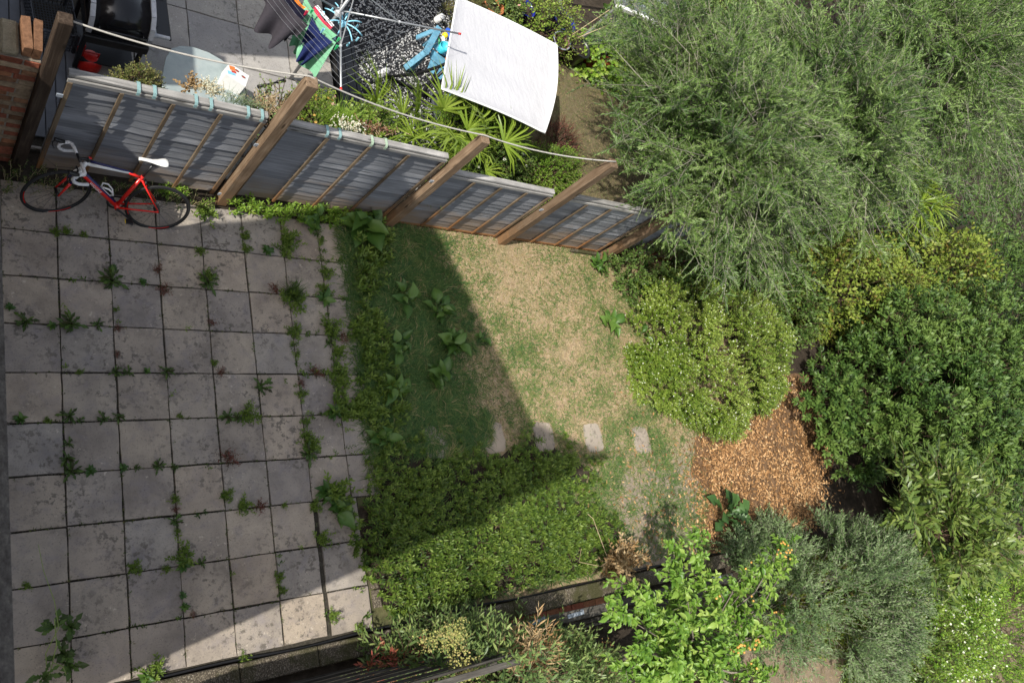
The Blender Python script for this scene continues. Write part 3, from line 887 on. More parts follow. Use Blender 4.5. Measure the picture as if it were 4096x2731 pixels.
# washing rope strung over the post tops
mb = MB(); mb.smooth = True
pts = []
tops = [(.2, .3, 2.42), (2.24, .21, 2.61), (4.56, .2, 2.38), (6.62, .16, 2.55)]
for a, b in zip(tops, tops[1:]):
    for i in range(14):
        t = i / 14; pts.append((a[0] + (b[0] - a[0]) * t, a[1] + (b[1] - a[1]) * t, a[2] + (b[2] - a[2]) * t - .10 * 4 * t * (1 - t)))
pts.append(tops[-1]); mb.tube(pts, .009, 6)
tag(mb.build('washing_rope', M['rope']), 'sagging grey rope tied across the tops of the fence posts', 'rope')

# brick pier at the end of the fence
pier = empty('brick_pier', (-.07, .45, 0), 'old red brick pier with cement cap beside the dark fence post', 'brick pier')
mb = MB(); mb.box((0, 0, .9), (.305, .36, 1.8)); mb.build('mortar_core', M['mortar'], pier)
brick_me = []
for k_, m_ in enumerate(bricks * 2):
    t_ = MB(); t_.box((0, 0, 0), (1, 1, 1), None, .06)
    r_ = random.Random(k_)
    me = bpy.data.meshes.new('brick'); me.from_pydata([(x + r_.uniform(-.02, .02), y + r_.uniform(-.03, .03), z + r_.uniform(-.03, .03)) for x, y, z in t_.v], [], t_.f); me.materials.append(m_); brick_me.append(me)
def brick(par, loc, size, rot=(0, 0, 0), pick=None):
    o = bpy.data.objects.new('brick', brick_me[pick] if pick is not None else rnd.choice(brick_me)); COL.objects.link(o); o.parent = par
    o.location = loc; o.scale = size; o.rotation_euler = rot
    return o
for r_ in range(24):
    z = .045 + .0745 * r_
    cuts = [(-.155, .155)] if r_ % 4 == 2 else ([(-.155, .02), (.03, .155)] if r_ % 2 else [(-.155, -.03), (-.02, .155)])
    for a, b in cuts:
        brick(pier, ((a + b) / 2, -.135 + rnd.uniform(-.004, .004), z), (b - a - .006, .11, .063))
    cuts = [(-.075, .18)] if r_ % 2 else [(-.075, .05), (.06, .18)]
    for a, b in cuts:
        brick(pier, (-.11, (a + b) / 2, z), (.1, b - a, .063)); brick(pier, (.11, (a + b) / 2, z), (.1, b - a, .063))
mb = MB(); mb.box((-.09, -.01, 1.83), (.14, .34, .07), None, .02); mb.build('cement_cap', M['cement'], pier)
brick(pier, (.03, 0, 1.88), (.075, .33, .15), (0, 0, .05), 2); brick(pier, (.115, 0, 1.88), (.072, .32, .15), (0, 0, -.03), 6)
# broken timber of another fence left of the pier
tb = empty('broken_timber', (-.45, .5, 0), 'short weathered timber rails ending behind the brick pier', 'timber')
mb = MB(); mb.box((0, -.1, 1.82), (.5, .1, .06), None, .01); mb.build('rail', M['oldwood'], tb)
mb = MB(); mb.box((.05, .1, 1.0), (.1, .1, 2.0), None, .01); mb.build('upright', M['oldwood'], tb)

# ------------------------------------------------------------------ fence and kerb along the near side
kerb = MB()
x = .2
kerb_root = empty('kerb', (0, -5.2, 0)); kerb_root['kind'] = 'structure'
while x < 11.2:
    L = .9 + rnd.uniform(-.05, .05)
    o = box_child('kerb_block', (x + L / 2, rnd.uniform(-.006, .006), .05), (L - .008, .215, .13), M['concrete'], kerb_root, .012); o.rotation_euler = (0, 0, rnd.uniform(-.004, .004))
    x += L
mb = MB(); mb.smooth = True
mb.tube([(x_, -5.065 + .012 * math.sin(x_ * 1.7) + .008 * math.sin(x_ * 4.1), .045 + .006 * math.sin(x_ * 3)) for x_ in np.linspace(.4, 11, 90)], .012, 6)
tag(mb.build('cable', M['black']), 'black cable lying along the foot of the concrete kerb', 'cable')
bf = empty('low_fence', (2, -5.45, 0), 'dark rotting slatted fence leaning out behind the concrete kerb', 'fence')
leanx = .07
for i in range(17):
    z = .05 + .105 * i
    mb = MB(); mb.box((0, 0, 0), (3.9, .018, .115), None, .003)
    r_ = random.Random(i); mb.v = [(a, b + r_.uniform(-.004, .004), c + r_.uniform(-.006, .006)) for a, b, c in mb.v]
    o = mb.build('slat', M['oldwood'], bf); o.location = (.2 + rnd.uniform(-.02, .02), .045 - leanx * z - .010 * (i % 2), z); o.rotation_euler = (-.16, rnd.uniform(-.004, .004), rnd.uniform(-.003, .003))
for x_ in (-1.6, .15, 2.0):
    box_child('post', (x_, -.12, .8), (.09, .09, 1.6), M['oldwood'], bf)
box_child('cap_rail', (.2, -.13, 1.84), (3.9, .06, .035), M['oldwood'], bf)
rl = empty('timber_rail', (7, -5.42, 0), 'low weathered timber rail with grey metal brackets lying beside the kerb', 'timber rail')
for (a, b, y, z, w) in ((4.3, 6.95, .02, .40, .13), (6.9, 9.7, .0, .40, .13), (5.2, 9.2, -.12, .32, .05), (4.5, 9.4, -.18, .25, .04)):
    mb = MB(); mb.beam((a - 7, y + .02, z), (b - 7, y - .03, z + .02), w, .04, (0, 0, 1), .006); mb.build('rail', M['oldwood'], rl)
for x_ in (4.4, 6.2, 8.1, 9.6): box_child('post', (x_ - 7, -.06, .2), (.09, .09, .4), M['oldwood'], rl)
for px, py in ((1230, 1430), (1320, 1413), (1545, 1362), (1640, 1330), (1120, 1462)):
    w = P(px, py, .43); mb = MB(); mb.box((0, 0, 0), (.26, .05, .006)); mb.box((.13, .01, .012), (.03, .06, .025))
    o = mb.build('bracket', M['galv'], rl); o.location = (w[0] - 7, w[1] + 5.42 + .01, .436); o.rotation_euler = (0, 0, rnd.uniform(-.03, .03))
for i in range(9):
    o = brick(rl, (5.5 + .23 * i - 7, .075 + rnd.uniform(-.01, .01), .06), (.215, .1, .065), (0, 0, rnd.uniform(-.06, .06)), rnd.choice((0, 1, 4)))

# ------------------------------------------------------------------ racing bicycle leaning on the fence
def text_mesh(name, body, size, mat, extrude=.0006, align='CENTER'):
    cu = bpy.data.curves.new(name, 'FONT'); cu.body = body; cu.size = size; cu.extrude = extrude; cu.align_x = align; cu.align_y = 'CENTER'; cu.resolution_u = 2
    o = bpy.data.objects.new(name, cu); COL.objects.link(o)
    dg = bpy.context.evaluated_depsgraph_get()
    me = bpy.data.meshes.new_from_object(o.evaluated_get(dg)); me.name = name
    bpy.data.objects.remove(o); bpy.data.curves.remove(cu)
    me.materials.clear(); me.materials.append(mat)
    return me
bike = empty('bicycle', (1.03, -.30, .0), 'red and white racing bicycle leaning against the grey fence', 'bicycle')
bike.rotation_euler = Matrix.Rotation(R(180 - 2.5), 3, 'Z').__matmul__(Matrix.Rotation(R(17.5), 3, 'X')).to_euler()
AX_R, AX_F, BB = Vector((-.405, 0, .338)), Vector((.585, 0, .338)), Vector((0, 0, .272))
HB, HT = Vector((.437, 0, .675)), Vector((.392, 0, .815))
ST = Vector((-.148, 0, .76)); STP = Vector((-.208, 0, .955))
hax = (HT - HB).normalized()
STEER = R(17)
def sp(v):
    return HB + Matrix.Rotation(STEER, 3, hax) @ (Vector(v) - HB)
def bt(name, segs, mat, n=10, label=None):
    mb = MB(); mb.smooth = True
    for pts, r_ in segs: mb.tube(pts, r_, n)
    o = mb.build(name, mat, bike)
    if label: o['label'] = label
    return o
L3 = lambda a, b, t: Vector(a) + (Vector(b) - Vector(a)) * t
fr = bt('frame', [([L3(HB, BB, .12), BB], [.027, .029]), ([BB, ST], [.022, .018]), ([L3(HT, ST, .72), L3(ST, BB, .06)], [.017, .015]),
    ([BB + Vector((0, .03, 0)), AX_R + Vector((0, .065, 0))], [.012, .008]), ([BB + Vector((0, -.03, 0)), AX_R + Vector((0, -.065, 0))], [.012, .008]),
    ([ST + Vector((0, .012, -.05)), AX_R + Vector((0, .062, 0))], [.010, .007]), ([ST + Vector((0, -.012, -.05)), AX_R + Vector((0, -.062, 0))], [.010, .007]),
    ([BB + Vector((0, -.04, 0)), BB + Vector((0, .04, 0))], .026)], M['redpaint'], 12, 'red lower frame tubes')
bt('top_tube', [([L3(HB, HT, .78), L3(HT, ST, .74)], [.020, .0175])], M['white'], 10, 'white top tube')
bt('head_tube', [([HB - hax * .01, HT], [.024, .022]), ([L3(HB, HT, .15), L3(HB, BB, .14)], [.026, .026])], M['white'], 12)
nv = Vector((0, 0, 1))
bt('tube_stripe', [([L3(HT, ST, .05) + nv * .012, L3(HT, ST, .80) + nv * .010], [.013, .012]),
    ([L3(HB, BB, .12) + Vector((-.010, 0, .012)), L3(HB, BB, .9) + Vector((-.008, 0, .010))], .021)], M['navypaint'], 10, 'navy stripe along the tubes')
bt('seat_post', [([ST - (STP - ST) * .05, STP], .0145), ([STP + Vector((-.05, 0, .005)), STP + Vector((.06, 0, .01))], .007)], M['black'], 10)
# fork: white crown, navy middle, red blades
for s in (-1, 1):
    a = HB + Vector((.005, .030 * s, -.02)); b = AX_F + Vector((0, .052 * s, 0)); m1, m2 = L3(a, b, .18), L3(a, b, .42)
    for nm, q0, q1, mt, r0, r1 in (('fork_crown', a, m1, 'white', .017, .016), ('fork_leg', m1, m2, 'navypaint', .0162, .015), ('fork_leg', m2, b, 'redpaint', .0152, .009)):
        bt(nm, [([sp(q0), sp(L3(q0, q1, .5) + Vector((.0, 0, 0))), sp(q1)], [r0, (r0 + r1) / 2, r1])], M[mt], 10)
bt('fork_bridge', [([sp(HB + Vector((.0, -.032, -.02))), sp(HB + Vector((.0, .032, -.02)))], .018)], M['white'], 10)
# saddle
mb = MB(); mb.smooth = True
secs = [(.155, .017, .0), (.14, .020, .004), (.08, .021, .004), (.02, .028, .001), (-.03, .045, .003), (-.075, .062, .010), (-.105, .066, .016), (-.125, .055, .016), (-.133, .03, .012)]
ring = []
for x_, hw, dz in secs:
    for j in range(10):
        a = 2 * math.pi * j / 10
        ring.append((STP.x + x_, hw * math.cos(a), .985 + dz + (.014 if math.sin(a) > 0 else .020) * math.sin(a)))
fs_ = [(i * 10 + j, i * 10 + (j + 1) % 10, (i + 1) * 10 + (j + 1) % 10, (i + 1) * 10 + j) for i in range(len(secs) - 1) for j in range(10)] + [tuple(range(10))[::-1], tuple((len(secs) - 1) * 10 + j for j in range(10))]
mb.add(ring, fs_); sad = mb.build('saddle', M['white'], bike)
mb = MB(); mb.tube([(STP.x + .10, .012, .955), (STP.x + .0, .022, .955), (STP.x - .09, .022, .972)], .0035, 6); mb.tube([(STP.x + .10, -.012, .955), (STP.x, -.022, .955), (STP.x - .09, -.022, .972)], .0035, 6)
mb.box((STP.x, 0, .95), (.05, .05, .02)); mb.build('saddle_rail', M['black'], sad)
# wheels
def wheel(name, c, steer, hubw):
    f = sp if steer else (lambda v: Vector(v))
    w = MB(); w.smooth = True
    circ = lambda r_, n=56, y=0: [f(Vector(c) + Vector((r_ * math.cos(2 * math.pi * i / n), y, r_ * math.sin(2 * math.pi * i / n)))) for i in range(n)]
    w.tube(circ(.324), .0132, 8, False, True); t = w.build('wheel', M['rubber'], bike)
    w = MB(); w.smooth = True; w.tube(circ(.306), .0105, 6, False, True); w.build('rim', M['black'], t)
    for a0_, a1_ in ((-2.2, -1.5), (-.5, .1)):
        w = MB(); w.tube([f(Vector(c) + Vector((.308 * math.cos(a), .0095, .308 * math.sin(a)))) for a in np.linspace(a0_, a1_, 9)], .0045, 5)
        w.build('rim_decal', M['redpaint'], t)
    for i in range(20):
        a = 2 * math.pi * i / 20; s = 1 if i % 2 else -1
        w = MB(); w.tube([f(Vector(c) + Vector((.016 * math.cos(a + .9 * s), .024 * s, .016 * math.sin(a + .9 * s)))), f(Vector(c) + Vector((.30 * math.cos(a), 0, .30 * math.sin(a))))], .0013, 4, False)
        w.build('spoke', M['black'], t)
    w = MB(); w.smooth = True; w.tube([f(Vector(c) + Vector((0, -hubw, 0))), f(Vector(c) + Vector((0, hubw, 0)))], .015, 10); w.build('hub', M['black'], t)
    return t
wheel('wheel', AX_F, True, .05)
wheel('wheel', AX_R, False, .065)
# drivetrain on the far side
mb = MB(); Mx = Matrix.Rotation(R(90), 3, 'X')
for r_, y in ((.045, -.045), (.038, -.05), (.03, -.055)): mb.lathe(AX_R + Vector((0, y + .005, 0)), [(.012, 0), (r_, 0), (r_, .003), (.012, .003)], 20, Mx)
mb.build('cassette', M['steel'], bike)
mb = MB(); mb.lathe(BB + Vector((0, -.05, 0)), [(.075, 0), (.098, 0), (.098, .004), (.075, .004), (.075, 0)], 26, Mx); mb.build('chainring', M['black'], bike)
mb = MB()
mb.tube([BB + Vector((.0, -.052, .097)), AX_R + Vector((0, -.052, .04))], .0035, 5); mb.tube([BB + Vector((0, -.052, -.097)), AX_R + Vector((.02, -.055, -.12)), AX_R + Vector((-.02, -.055, -.09)), AX_R + Vector((.03, -.055, -.04))], .0035, 5)
mb.build('chain', M['black'], bike)
for s, a in ((1, R(215)), (-1, R(35))):
    mb = MB(); mb.smooth = True; e = BB + Vector((.17 * math.cos(a), .065 * s, .17 * math.sin(a)))
    mb.tube([BB + Vector((0, .05 * s, 0)), e], [.013, .010], 8); cr = mb.build('crank', M['black'], bike)
    mb = MB(); mb.box(e + Vector((0, .05 * s, 0)), (.075, .07, .02), None, .004); mb.build('pedal', M['black'], cr)
    mb = MB(); mb.box(e + Vector((.04, .05 * s, 0)), (.006, .05, .012)); mb.build('reflector', M['yellow'], cr)
bt('derailleur', [([AX_R + Vector((0, -.06, -.01)), AX_R + Vector((.02, -.06, -.06)), AX_R + Vector((.0, -.055, -.12))], .010)], M['black'], 6)
for c, f in ((Vector((.455, 0, .70)), sp), (ST + Vector((-.055, 0, -.075)), lambda v: v)):
    bt('brake_caliper', [([f(c + Vector((.01, -.035, -.02))), f(c + Vector((.012, -.02, .015))), f(c + Vector((.012, .02, .015))), f(c + Vector((.01, .035, -.02)))], .0075)], M['black'], 6)
# stem, handlebar, hoods, levers, cables
SC = HT + hax * .035; BC = SC + Vector((.10, 0, .012))
bt('stem', [([sp(HT), sp(SC + hax * .02)], .018), ([sp(SC), sp(BC)], .016)], M['black'], 10)
bt('stem_cap', [([sp(SC + hax * .018), sp(SC + hax * .026)], .0165)], M['redplastic'], 12)
bt('handlebar', [([sp(BC + Vector((0, -.07, 0))), sp(BC + Vector((0, .07, 0)))], .0145)], M['black'], 10)
for s in (-1, 1):
    pts = [(0, .06, 0), (0, .13, 0), (.005, .185, 0), (.03, .205, .0), (.075, .208, -.006), (.105, .21, -.03), (.112, .21, -.065), (.09, .212, -.105), (.05, .214, -.13), (.0, .216, -.138), (-.05, .217, -.138)]
    bt('bar_tape', [([sp(BC + Vector((x_, y * s, z))) for x_, y, z in pts], [.0145, .0165, .0175, .0175, .0175, .0175, .0175, .0175, .0175, .0175, .0175])], M['offwhite'], 10)
    bt('brake_hood', [([sp(BC + Vector((x_, .209 * s, z))) for x_, z in ((.07, .004), (.11, .012), (.15, .030), (.165, .05))], [.019, .021, .019, .013])], M['black'], 10)
    bt('brake_lever', [([sp(BC + Vector((x_, .212 * s, z))) for x_, z in ((.155, .03), (.175, -.01), (.165, -.06), (.14, -.10))], [.008, .007, .006, .005])], M['black'], 6)
    bt('brake_cable', [([sp(BC + Vector((.16, .2 * s, .03))), sp(BC + Vector((.26, .17 * s, .0))), sp(BC + Vector((.27, .10 * s, -.10))), sp(BC + Vector((.17, .03 * s, -.16))), sp(Vector((.46, 0, .71)))], .0022)], M['black'], 5)
# bottle cage
mb = MB(); mb.smooth = True
dd = (BB - HB).normalized(); up = Vector((-dd.z, 0, dd.x)); up = -up if up.z < 0 else up
ctr = L3(HB, BB, .60) + up * .035
for s in (-1, 1):
    q = [ctr - dd * .07 + up * .0, ctr - dd * .075 + up * .03 + Vector((0, .034 * s, 0)), ctr - dd * .03 + up * .06 + Vector((0, .038 * s, 0)), ctr + dd * .04 + up * .055 + Vector((0, .030 * s, 0)), ctr + dd * .085 + up * .03 + Vector((0, .01 * s, 0)), ctr + dd * .08]
    mb.tube(q, [.008, .009, .009, .008, .008, .008], 8)
mb.tube([ctr - dd * .075 - up * .008, ctr + dd * .085 - up * .008], .010, 8)
mb.build('bottle_cage', M['white'], bike)
# lettering on the down tube
tm = text_mesh('lettering', 'WIGGINS', .040, M['white'])
lt = link('lettering', tm, bike)
u_ = up.normalized(); nrm_ = dd.cross(u_)
pos_ = L3(HB, BB, .42) + Vector((0, .0292, 0)) - u_ * .004
lt.matrix_local = Matrix(((dd.x, u_.x, nrm_.x, pos_.x), (dd.y, u_.y, nrm_.y, pos_.y), (dd.z, u_.z, nrm_.z, pos_.z), (0, 0, 0, 1)))

# ------------------------------------------------------------------ the neighbour's things
# barbecue
bbq = empty('barbecue', (1.0, 1.85, 0), 'large black barrel barbecue with grey end trims and side shelf', 'barbecue')
bbq.rotation_euler = (0, 0, R(2))
mb = MB(); mb.smooth = True
prof = [(-.30, .78), (-.31, .88), (-.27, .99), (-.17, 1.07), (0, 1.10), (.17, 1.07), (.28, .99), (.31, .88), (.30, .78)]
n = len(prof); mb.add([(-.28, y, z) for y, z in prof] + [(.28, y, z) for y, z in prof], [(i, i + 1, n + i + 1, n + i) for i in range(n - 1)] + [tuple(range(n))[::-1], tuple(range(n, 2 * n))])
hood = mb.build('hood', M['blackenamel'], bbq)
for x_ in (-.30, .30):
    mb = MB()
    for (a, b) in zip(prof, prof[1:]): mb.beam((x_, a[0] * 1.03, a[1] + .012), (x_, b[0] * 1.03, b[1] + .012), .05, .03)
    mb.build('hood_trim', M['greyplastic'], hood)
mb = MB(); mb.smooth = True; mb.tube([(-.26, -.36, .92), (.26, -.36, .92)], .014, 8); mb.tube([(-.22, -.36, .92), (-.22, -.29, .92)], .01, 6); mb.tube([(.22, -.36, .92), (.22, -.29, .92)], .01, 6); mb.build('handle', M['blackenamel'], hood)
box_child('body', (0, 0, .70), (.62, .58, .16), M['blackenamel'], bbq, .01)
box_child('control_panel', (0, -.31, .68), (.66, .05, .12), M['black'], bbq, .01)
box_child('side_shelf', (.44, .03, .86), (.20, .56, .03), M['black'], bbq, .01)
mb = MB(); mb.box((.35, .03, .875), (.05, .58, .045), None, .01); mb.box((.44, -.235, .875), (.16, .04, .045), None, .01); mb.box((.44, .295, .875), (.16, .04, .045), None, .01); mb.build('shelf_trim', M['greyplastic'], bbq)
for y in (-.12, 0.03, .18): box_child('tool_hook', (.385, y, .895), (.035, .008, .012), M['black'], bbq, .002)
for x_ in (-.29, .29):
    for y in (-.26, .26): box_child('leg', (x_, y, .33), (.045, .045, .62), M['black'], bbq, .004)
box_child('bottom_shelf', (0, 0, .2), (.60, .54, .02), M['black'], bbq)
mb = MB()
for i in range(14): mb.tube([(.10 + .012 * i, .34, 1.0 + .02 * math.sin(i * 3)), (.104 + .012 * i, .37, 1.0)], .008, 5)
mb.tube([(.0, .33, .98), (.35, .36, .98)], .012, 6); mb.build('rear_rail', M['black'], bbq)
gb = empty('container', (.86, 1.66, .0), 'bright red rounded container standing under the black barbecue', 'container')
mb = MB(); mb.smooth = True; mb.lathe((0, 0, 0), [(.001, .02), (.13, .03), (.14, .06), (.14, .14), (.11, .20), (.05, .22), (.001, .225)], 20); mb.build('body', M['redplastic'], gb)
mb = MB(); mb.tube([(-.07, 0, .2), (-.08, 0, .27), (.08, 0, .27), (.07, 0, .2)], .012, 6); mb.build('handle', M['redplastic'], gb)
mb = MB(); 
for i in range(4): mb.tube([(-.03 + .022 * i, .01 * i, 0), (-.035 + .022 * i, .02 + .01 * i, .16)], .009, 6)
o = mb.build('kitchen_tongs', M['redplastic']); o.location = (.74, 1.60, .22); tag(o, 'bright red tool handles standing on the lower barbecue shelf', 'tongs')
# crate
cr = empty('plastic_crate', (.47, 2.05, .06), 'dark mesh plastic crate on the grey boards beside the barbecue', 'crate')
cr.rotation_euler = (0, 0, R(6))
W_, D_, H_ = .42, .62, .30
def grid_side(nm, o0, u, v, nu, nv_, t=.010):
    mb = MB(); o0, u, v = Vector(o0), Vector(u), Vector(v)
    for i in range(nu + 1): mb.tube([o0 + u * i / nu, o0 + u * i / nu + v], t / 2, 4)
    for j in range(nv_ + 1): mb.tube([o0 + v * j / nv_, o0 + v * j / nv_ + u], t / 2 * (1.8 if j == nv_ else 1), 4)
    mb.build(nm, M['greydark'], cr)
M['greydark'] = plain('charcoal_crate_plastic', (.045, .05, .06), .5, .4)
grid_side('side', (-W_ / 2, -D_ / 2, 0), (W_, 0, 0), (0, 0, H_), 10, 5); grid_side('side', (-W_ / 2, D_ / 2, 0), (W_, 0, 0), (0, 0, H_), 10, 5)
grid_side('side', (-W_ / 2, -D_ / 2, 0), (0, D_, 0), (0, 0, H_), 14, 5); grid_side('side', (W_ / 2, -D_ / 2, 0), (0, D_, 0), (0, 0, H_), 14, 5)
grid_side('base', (-W_ / 2, -D_ / 2, .02), (0, D_, 0), (W_, 0, 0), 18, 14, .008)
for x_ in (-W_ / 2, W_ / 2):
    for y in (-D_ / 2, D_ / 2):
        mb = MB(); mb.tube([(x_, y, 0), (x_, y, H_ + .03)], .022, 8); mb.build('corner_post', M['greydark'], cr)
# frosted glass table top
gt = empty('glass_table', (1.92, 1.3, 0), 'round-cornered dusty glass table top half in shade', 'table')
poly = [(1.46, .62), (1.46, 1.0), (1.48, 1.26), (1.53, 1.50), (1.60, 1.64), (1.70, 1.71), (1.84, 1.74), (2.02, 1.72), (2.17, 1.66), (2.28, 1.58), (2.36, 1.46), (2.39, 1.30), (2.39, 1.0), (2.39, .62)]
mb = MB(); mb.prism([(x_ - 1.92, y - 1.3) for x_, y in poly], .69, .70); mb.build('table_top', M['glass_old'], gt)
mb = MB(); mb.smooth = True; mb.tube([(x_ - 1.92, y - 1.3, .694) for x_, y in poly], .009, 6, False, True); mb.build('rim', M['glass_old'], gt)
for x_, y in ((1.6, .75), (2.25, .75), (1.62, 1.5), (2.22, 1.45)): 
    mb = MB(); mb.tube([(x_ - 1.92, y - 1.3, 0), (x_ - 1.92, y - 1.3, .685)], .016, 8); mb.build('leg', M['black'], gt)
# carton with hand holes
cb = empty('cardboard_carton', (2.25, 1.36, .72), 'white printed carton with oval hand holes on the table edge', 'carton')
cb.rotation_euler = (R(-8), R(6), R(-22))
box_child('body', (0, 0, -.02), (.26, .20, .36), M['white'], cb, .004)
for i, (a, b) in enumerate(((-.02, .05), (.07, .02))):
    mb = MB(); mb.lathe((a, b, .1615), [(.001, 0), (.026, 0)], 14); o = mb.build('hand_hole', M['dark'], cb); o.scale = (1.1, .6, 1); o.location = (a * -.1, b * .4, 0)
    mb = MB(); mb.lathe((a, b, .1625), [(.001, 0), (.016, 0)], 12); o = mb.build('hand_hole', M['deepred'], cb); o.scale = (1.1, .5, 1); o.location = (a * -.1, b * .5, 0)
for c_, s_, m_ in (((-.08, .04, .1612), (.07, .06, .001), 'print_orange'), ((-.07, -.04, .1612), (.10, .05, .001), 'print_blue'), ((-.05, .0, .1616), (.06, .03, .001), 'deepred')): box_child('print', c_, s_, M[m_], cb, 0, None, Matrix.Rotation(R(25), 3, 'Z'))
for i in range(7): box_child('print', (.1305, -.06 + .02 * i, .0), (.001, .008, .14 - .015 * (i % 3)), M['greyplastic'], cb, 0)
# scooters
def scooter(name, base, ang, hb, stem_m, deck_m, label, width=.19):
    t = empty(name, base, label, 'scooter', 'scooters standing behind the fence'); t.rotation_euler = (0, 0, ang)
    mb = MB(); mb.box((-.28, 0, .09), (.5, .11, .03), None, .01); mb.build('deck', deck_m, t)
    mb = MB(); mb.smooth = True; mb.tube([(.02, 0, .1), (-.03, 0, hb)], .017, 8); mb.build('stem', stem_m, t)
    mb = MB(); mb.smooth = True; mb.tube([(-.03, -width, hb), (-.03, width, hb)], .013, 8); mb.build('handlebar', stem_m, t)
    for s in (-1, 1):
        mb = MB(); mb.smooth = True; mb.tube([(-.03, width * s * .45, hb), (-.03, width * s, hb)], .021, 8); mb.tube([(-.03, width * s, hb), (-.03, width * s * 1.06, hb)], .026, 8); mb.build('grip', M['black'], t)
    for x_ in (.06, -.56):
        mb = MB(); mb.smooth = True; mb.lathe((x_, -.014, .06), [(.012, 0), (.055, 0), (.06, .008), (.06, .020), (.055, .028), (.012, .028)], 16, Matrix.Rotation(R(-90), 3, 'X')); mb.build('wheel', M['rubber'], t)
    return t
scooter('scooter', (2.74, 1.40, 0), R(-62), .80, M['black'], M['black'], 'black scooter handlebar sticking up behind the fence beside the glass table')
scooter('scooter', (2.58, 1.02, 0), R(-100), .76, M['steel'], M['turq'], 'silver stemmed scooter with a blue deck next to the dead stems', .17)

# rotary washing line
HUB = Vector((3.39, 2.19, 1.52))
rw = empty('rotary_clothes_line', (3.39, 2.19, 0), 'grey rotary washing line with red tipped arms over the paving', 'washing line')
RB = Vector((3.39, 2.19, 0))
mb = MB(); mb.smooth = True; mb.tube([(0, 0, 0), (0, 0, 1.75)], .021, 10); mb.build('pole', M['alu'], rw)
mb = MB(); mb.lathe((0, 0, 1.44), [(.021, 0), (.055, .01), (.055, .07), (.03, .09)], 12); mb.build('hub', M['greyplastic'], rw)
tips = [Vector((3.07, .82, 1.80)), Vector((4.98, 2.17, 1.80)), Vector((3.70, 3.62, 1.80)), Vector((1.85, 2.30, 1.80))]
for t in tips:
    mb = MB(); mb.smooth = True; a = HUB - RB; b = t - RB; mb.tube([a, b], .0125, 8); arm = mb.build('arm', M['alu'], rw)
    mb = MB(); mb.smooth = True; dv = (b - a).normalized(); mb.tube([b, b + dv * .035], .015, 8); mb.build('end_cap', M['redplastic'], arm)
    mb = MB(); mb.tube([L3(a, b, .48), Vector((0, 0, 1.95))], .008, 6); mb.build('strut', M['alu'], arm)
    mb = MB(); mb.box(L3(a, b, .48), (.03, .03, .035), None, .005); mb.build('strut_joint', M['greyplastic'], arm)
for k in range(9):
    f = .30 + .085 * k
    for i in range(4):
        a, b = L3(HUB, tips[i], f) - RB, L3(HUB, tips[(i + 1) % 4], f) - RB
        mb = MB(); m_ = (a + b) / 2 - Vector((0, 0, .03 + .02 * f)); mb.tube([a, m_, b], .0016, 4, False); mb.build('line', M['alu'], rw)
def garment(name, a, b, drop, w0, label, cat, mat, sway=.05, waves=3, hem=.12, extra=None, shape=None):
    """cloth pegged along a-b and hanging by its own weight; thickness included"""
    a, b = Vector(a), Vector(b); n, m_ = 30, 18
    along = (b - a); ln = along.length; al = along.normalized(); side = Vector((0, 0, 1)).cross(al)
    r_ = random.Random(name + label)
    ph = r_.uniform(0, 6)
    mb = MB(); mb.smooth = True
    for off in (.0, .006):
        for j in range(m_ + 1):
            v = j / m_
            for i in range(n + 1):
                u = i / n
                wd = 1 + (w0 - 1) * v
                uu = .5 + (u - .5) * wd
                dr = drop * v * (1 if shape is None else shape(u))
                fold = sway * v * math.sin(waves * 2 * math.pi * u + ph) + .4 * sway * v * math.sin(5.3 * math.pi * u + ph * 2)
                sag = .05 * math.sin(math.pi * u) * (1 - v)
                q = a + along * uu + side * (fold + off + .02 * v) + Vector((0, 0, -dr - sag + hem * .25 * v * math.sin(7 * u + ph)))
                mb.v.append(tuple(q))
    N1 = (n + 1) * (m_ + 1)
    for off in (0, N1):
        for j in range(m_):
            for i in range(n):
                k = off + j * (n + 1) + i
                fc = (k, k + 1, k + n + 2, k + n + 1)
                mb.f.append(fc if off else fc[::-1]); mb.m.append(0); mb.sm.append(True)
    o = mb.build(name, mat); tag(o, label, cat, 'washing on the rotary line')
    return o
LP = lambda i, j, f, t: L3(L3(HUB, tips[i], f), L3(HUB, tips[j], f), t)
sstep = lambda a, b, u: (lambda t: t * t * (3 - 2 * t))(min(1, max(0, (u - a) / (b - a))))
tee = lambda u: .45 + .55 * sstep(.08, .24, u) * (1 - sstep(.76, .92, u))
garment('top', LP(0, 3, .72, .40), LP(0, 3, .72, .86), .66, .85, 'charcoal top hanging at the outer left of the rotary line', 'top', M['cloth_dark'], .06, 2, .1, None, tee)
garment('towel', LP(0, 3, .56, .52), LP(0, 3, .56, .86), .60, .8, 'black and navy garment hanging behind the charcoal top', 'garment', M['cloth_black'], .04, 2)
garment('tee_shirt', LP(0, 3, .51, .08), LP(0, 3, .51, .60), .66, 1.3, 'mint green tee shirt hanging lowest on the rotary line', 'tee shirt', M['cloth_green'], .06, 2, .14, None, lambda u: 1.0 - .4 * sstep(.35, .75, u))
garment('shorts', LP(0, 3, .55, .13), LP(0, 3, .55, .46), .62, .42, 'navy shorts pegged in front of the mint green tee shirt', 'shorts', M['cloth_navy'], .04, 2)
garment('tee_shirt', LP(0, 3, .40, .08), LP(0, 3, .40, .80), .7, .32, 'mint green tee shirt folded over the inner line beside the crimson waistband', 'tee shirt', M['cloth_green'], .03, 2)
wb = garment('boxer_shorts', LP(0, 3, .345, .20), LP(0, 3, .345, .66), .10, 1.0, 'crimson underwear with a white lettered waistband', 'underwear', M['cloth_pink'], .015, 1)
a, b = LP(0, 3, .335, .20), LP(0, 3, .335, .66)
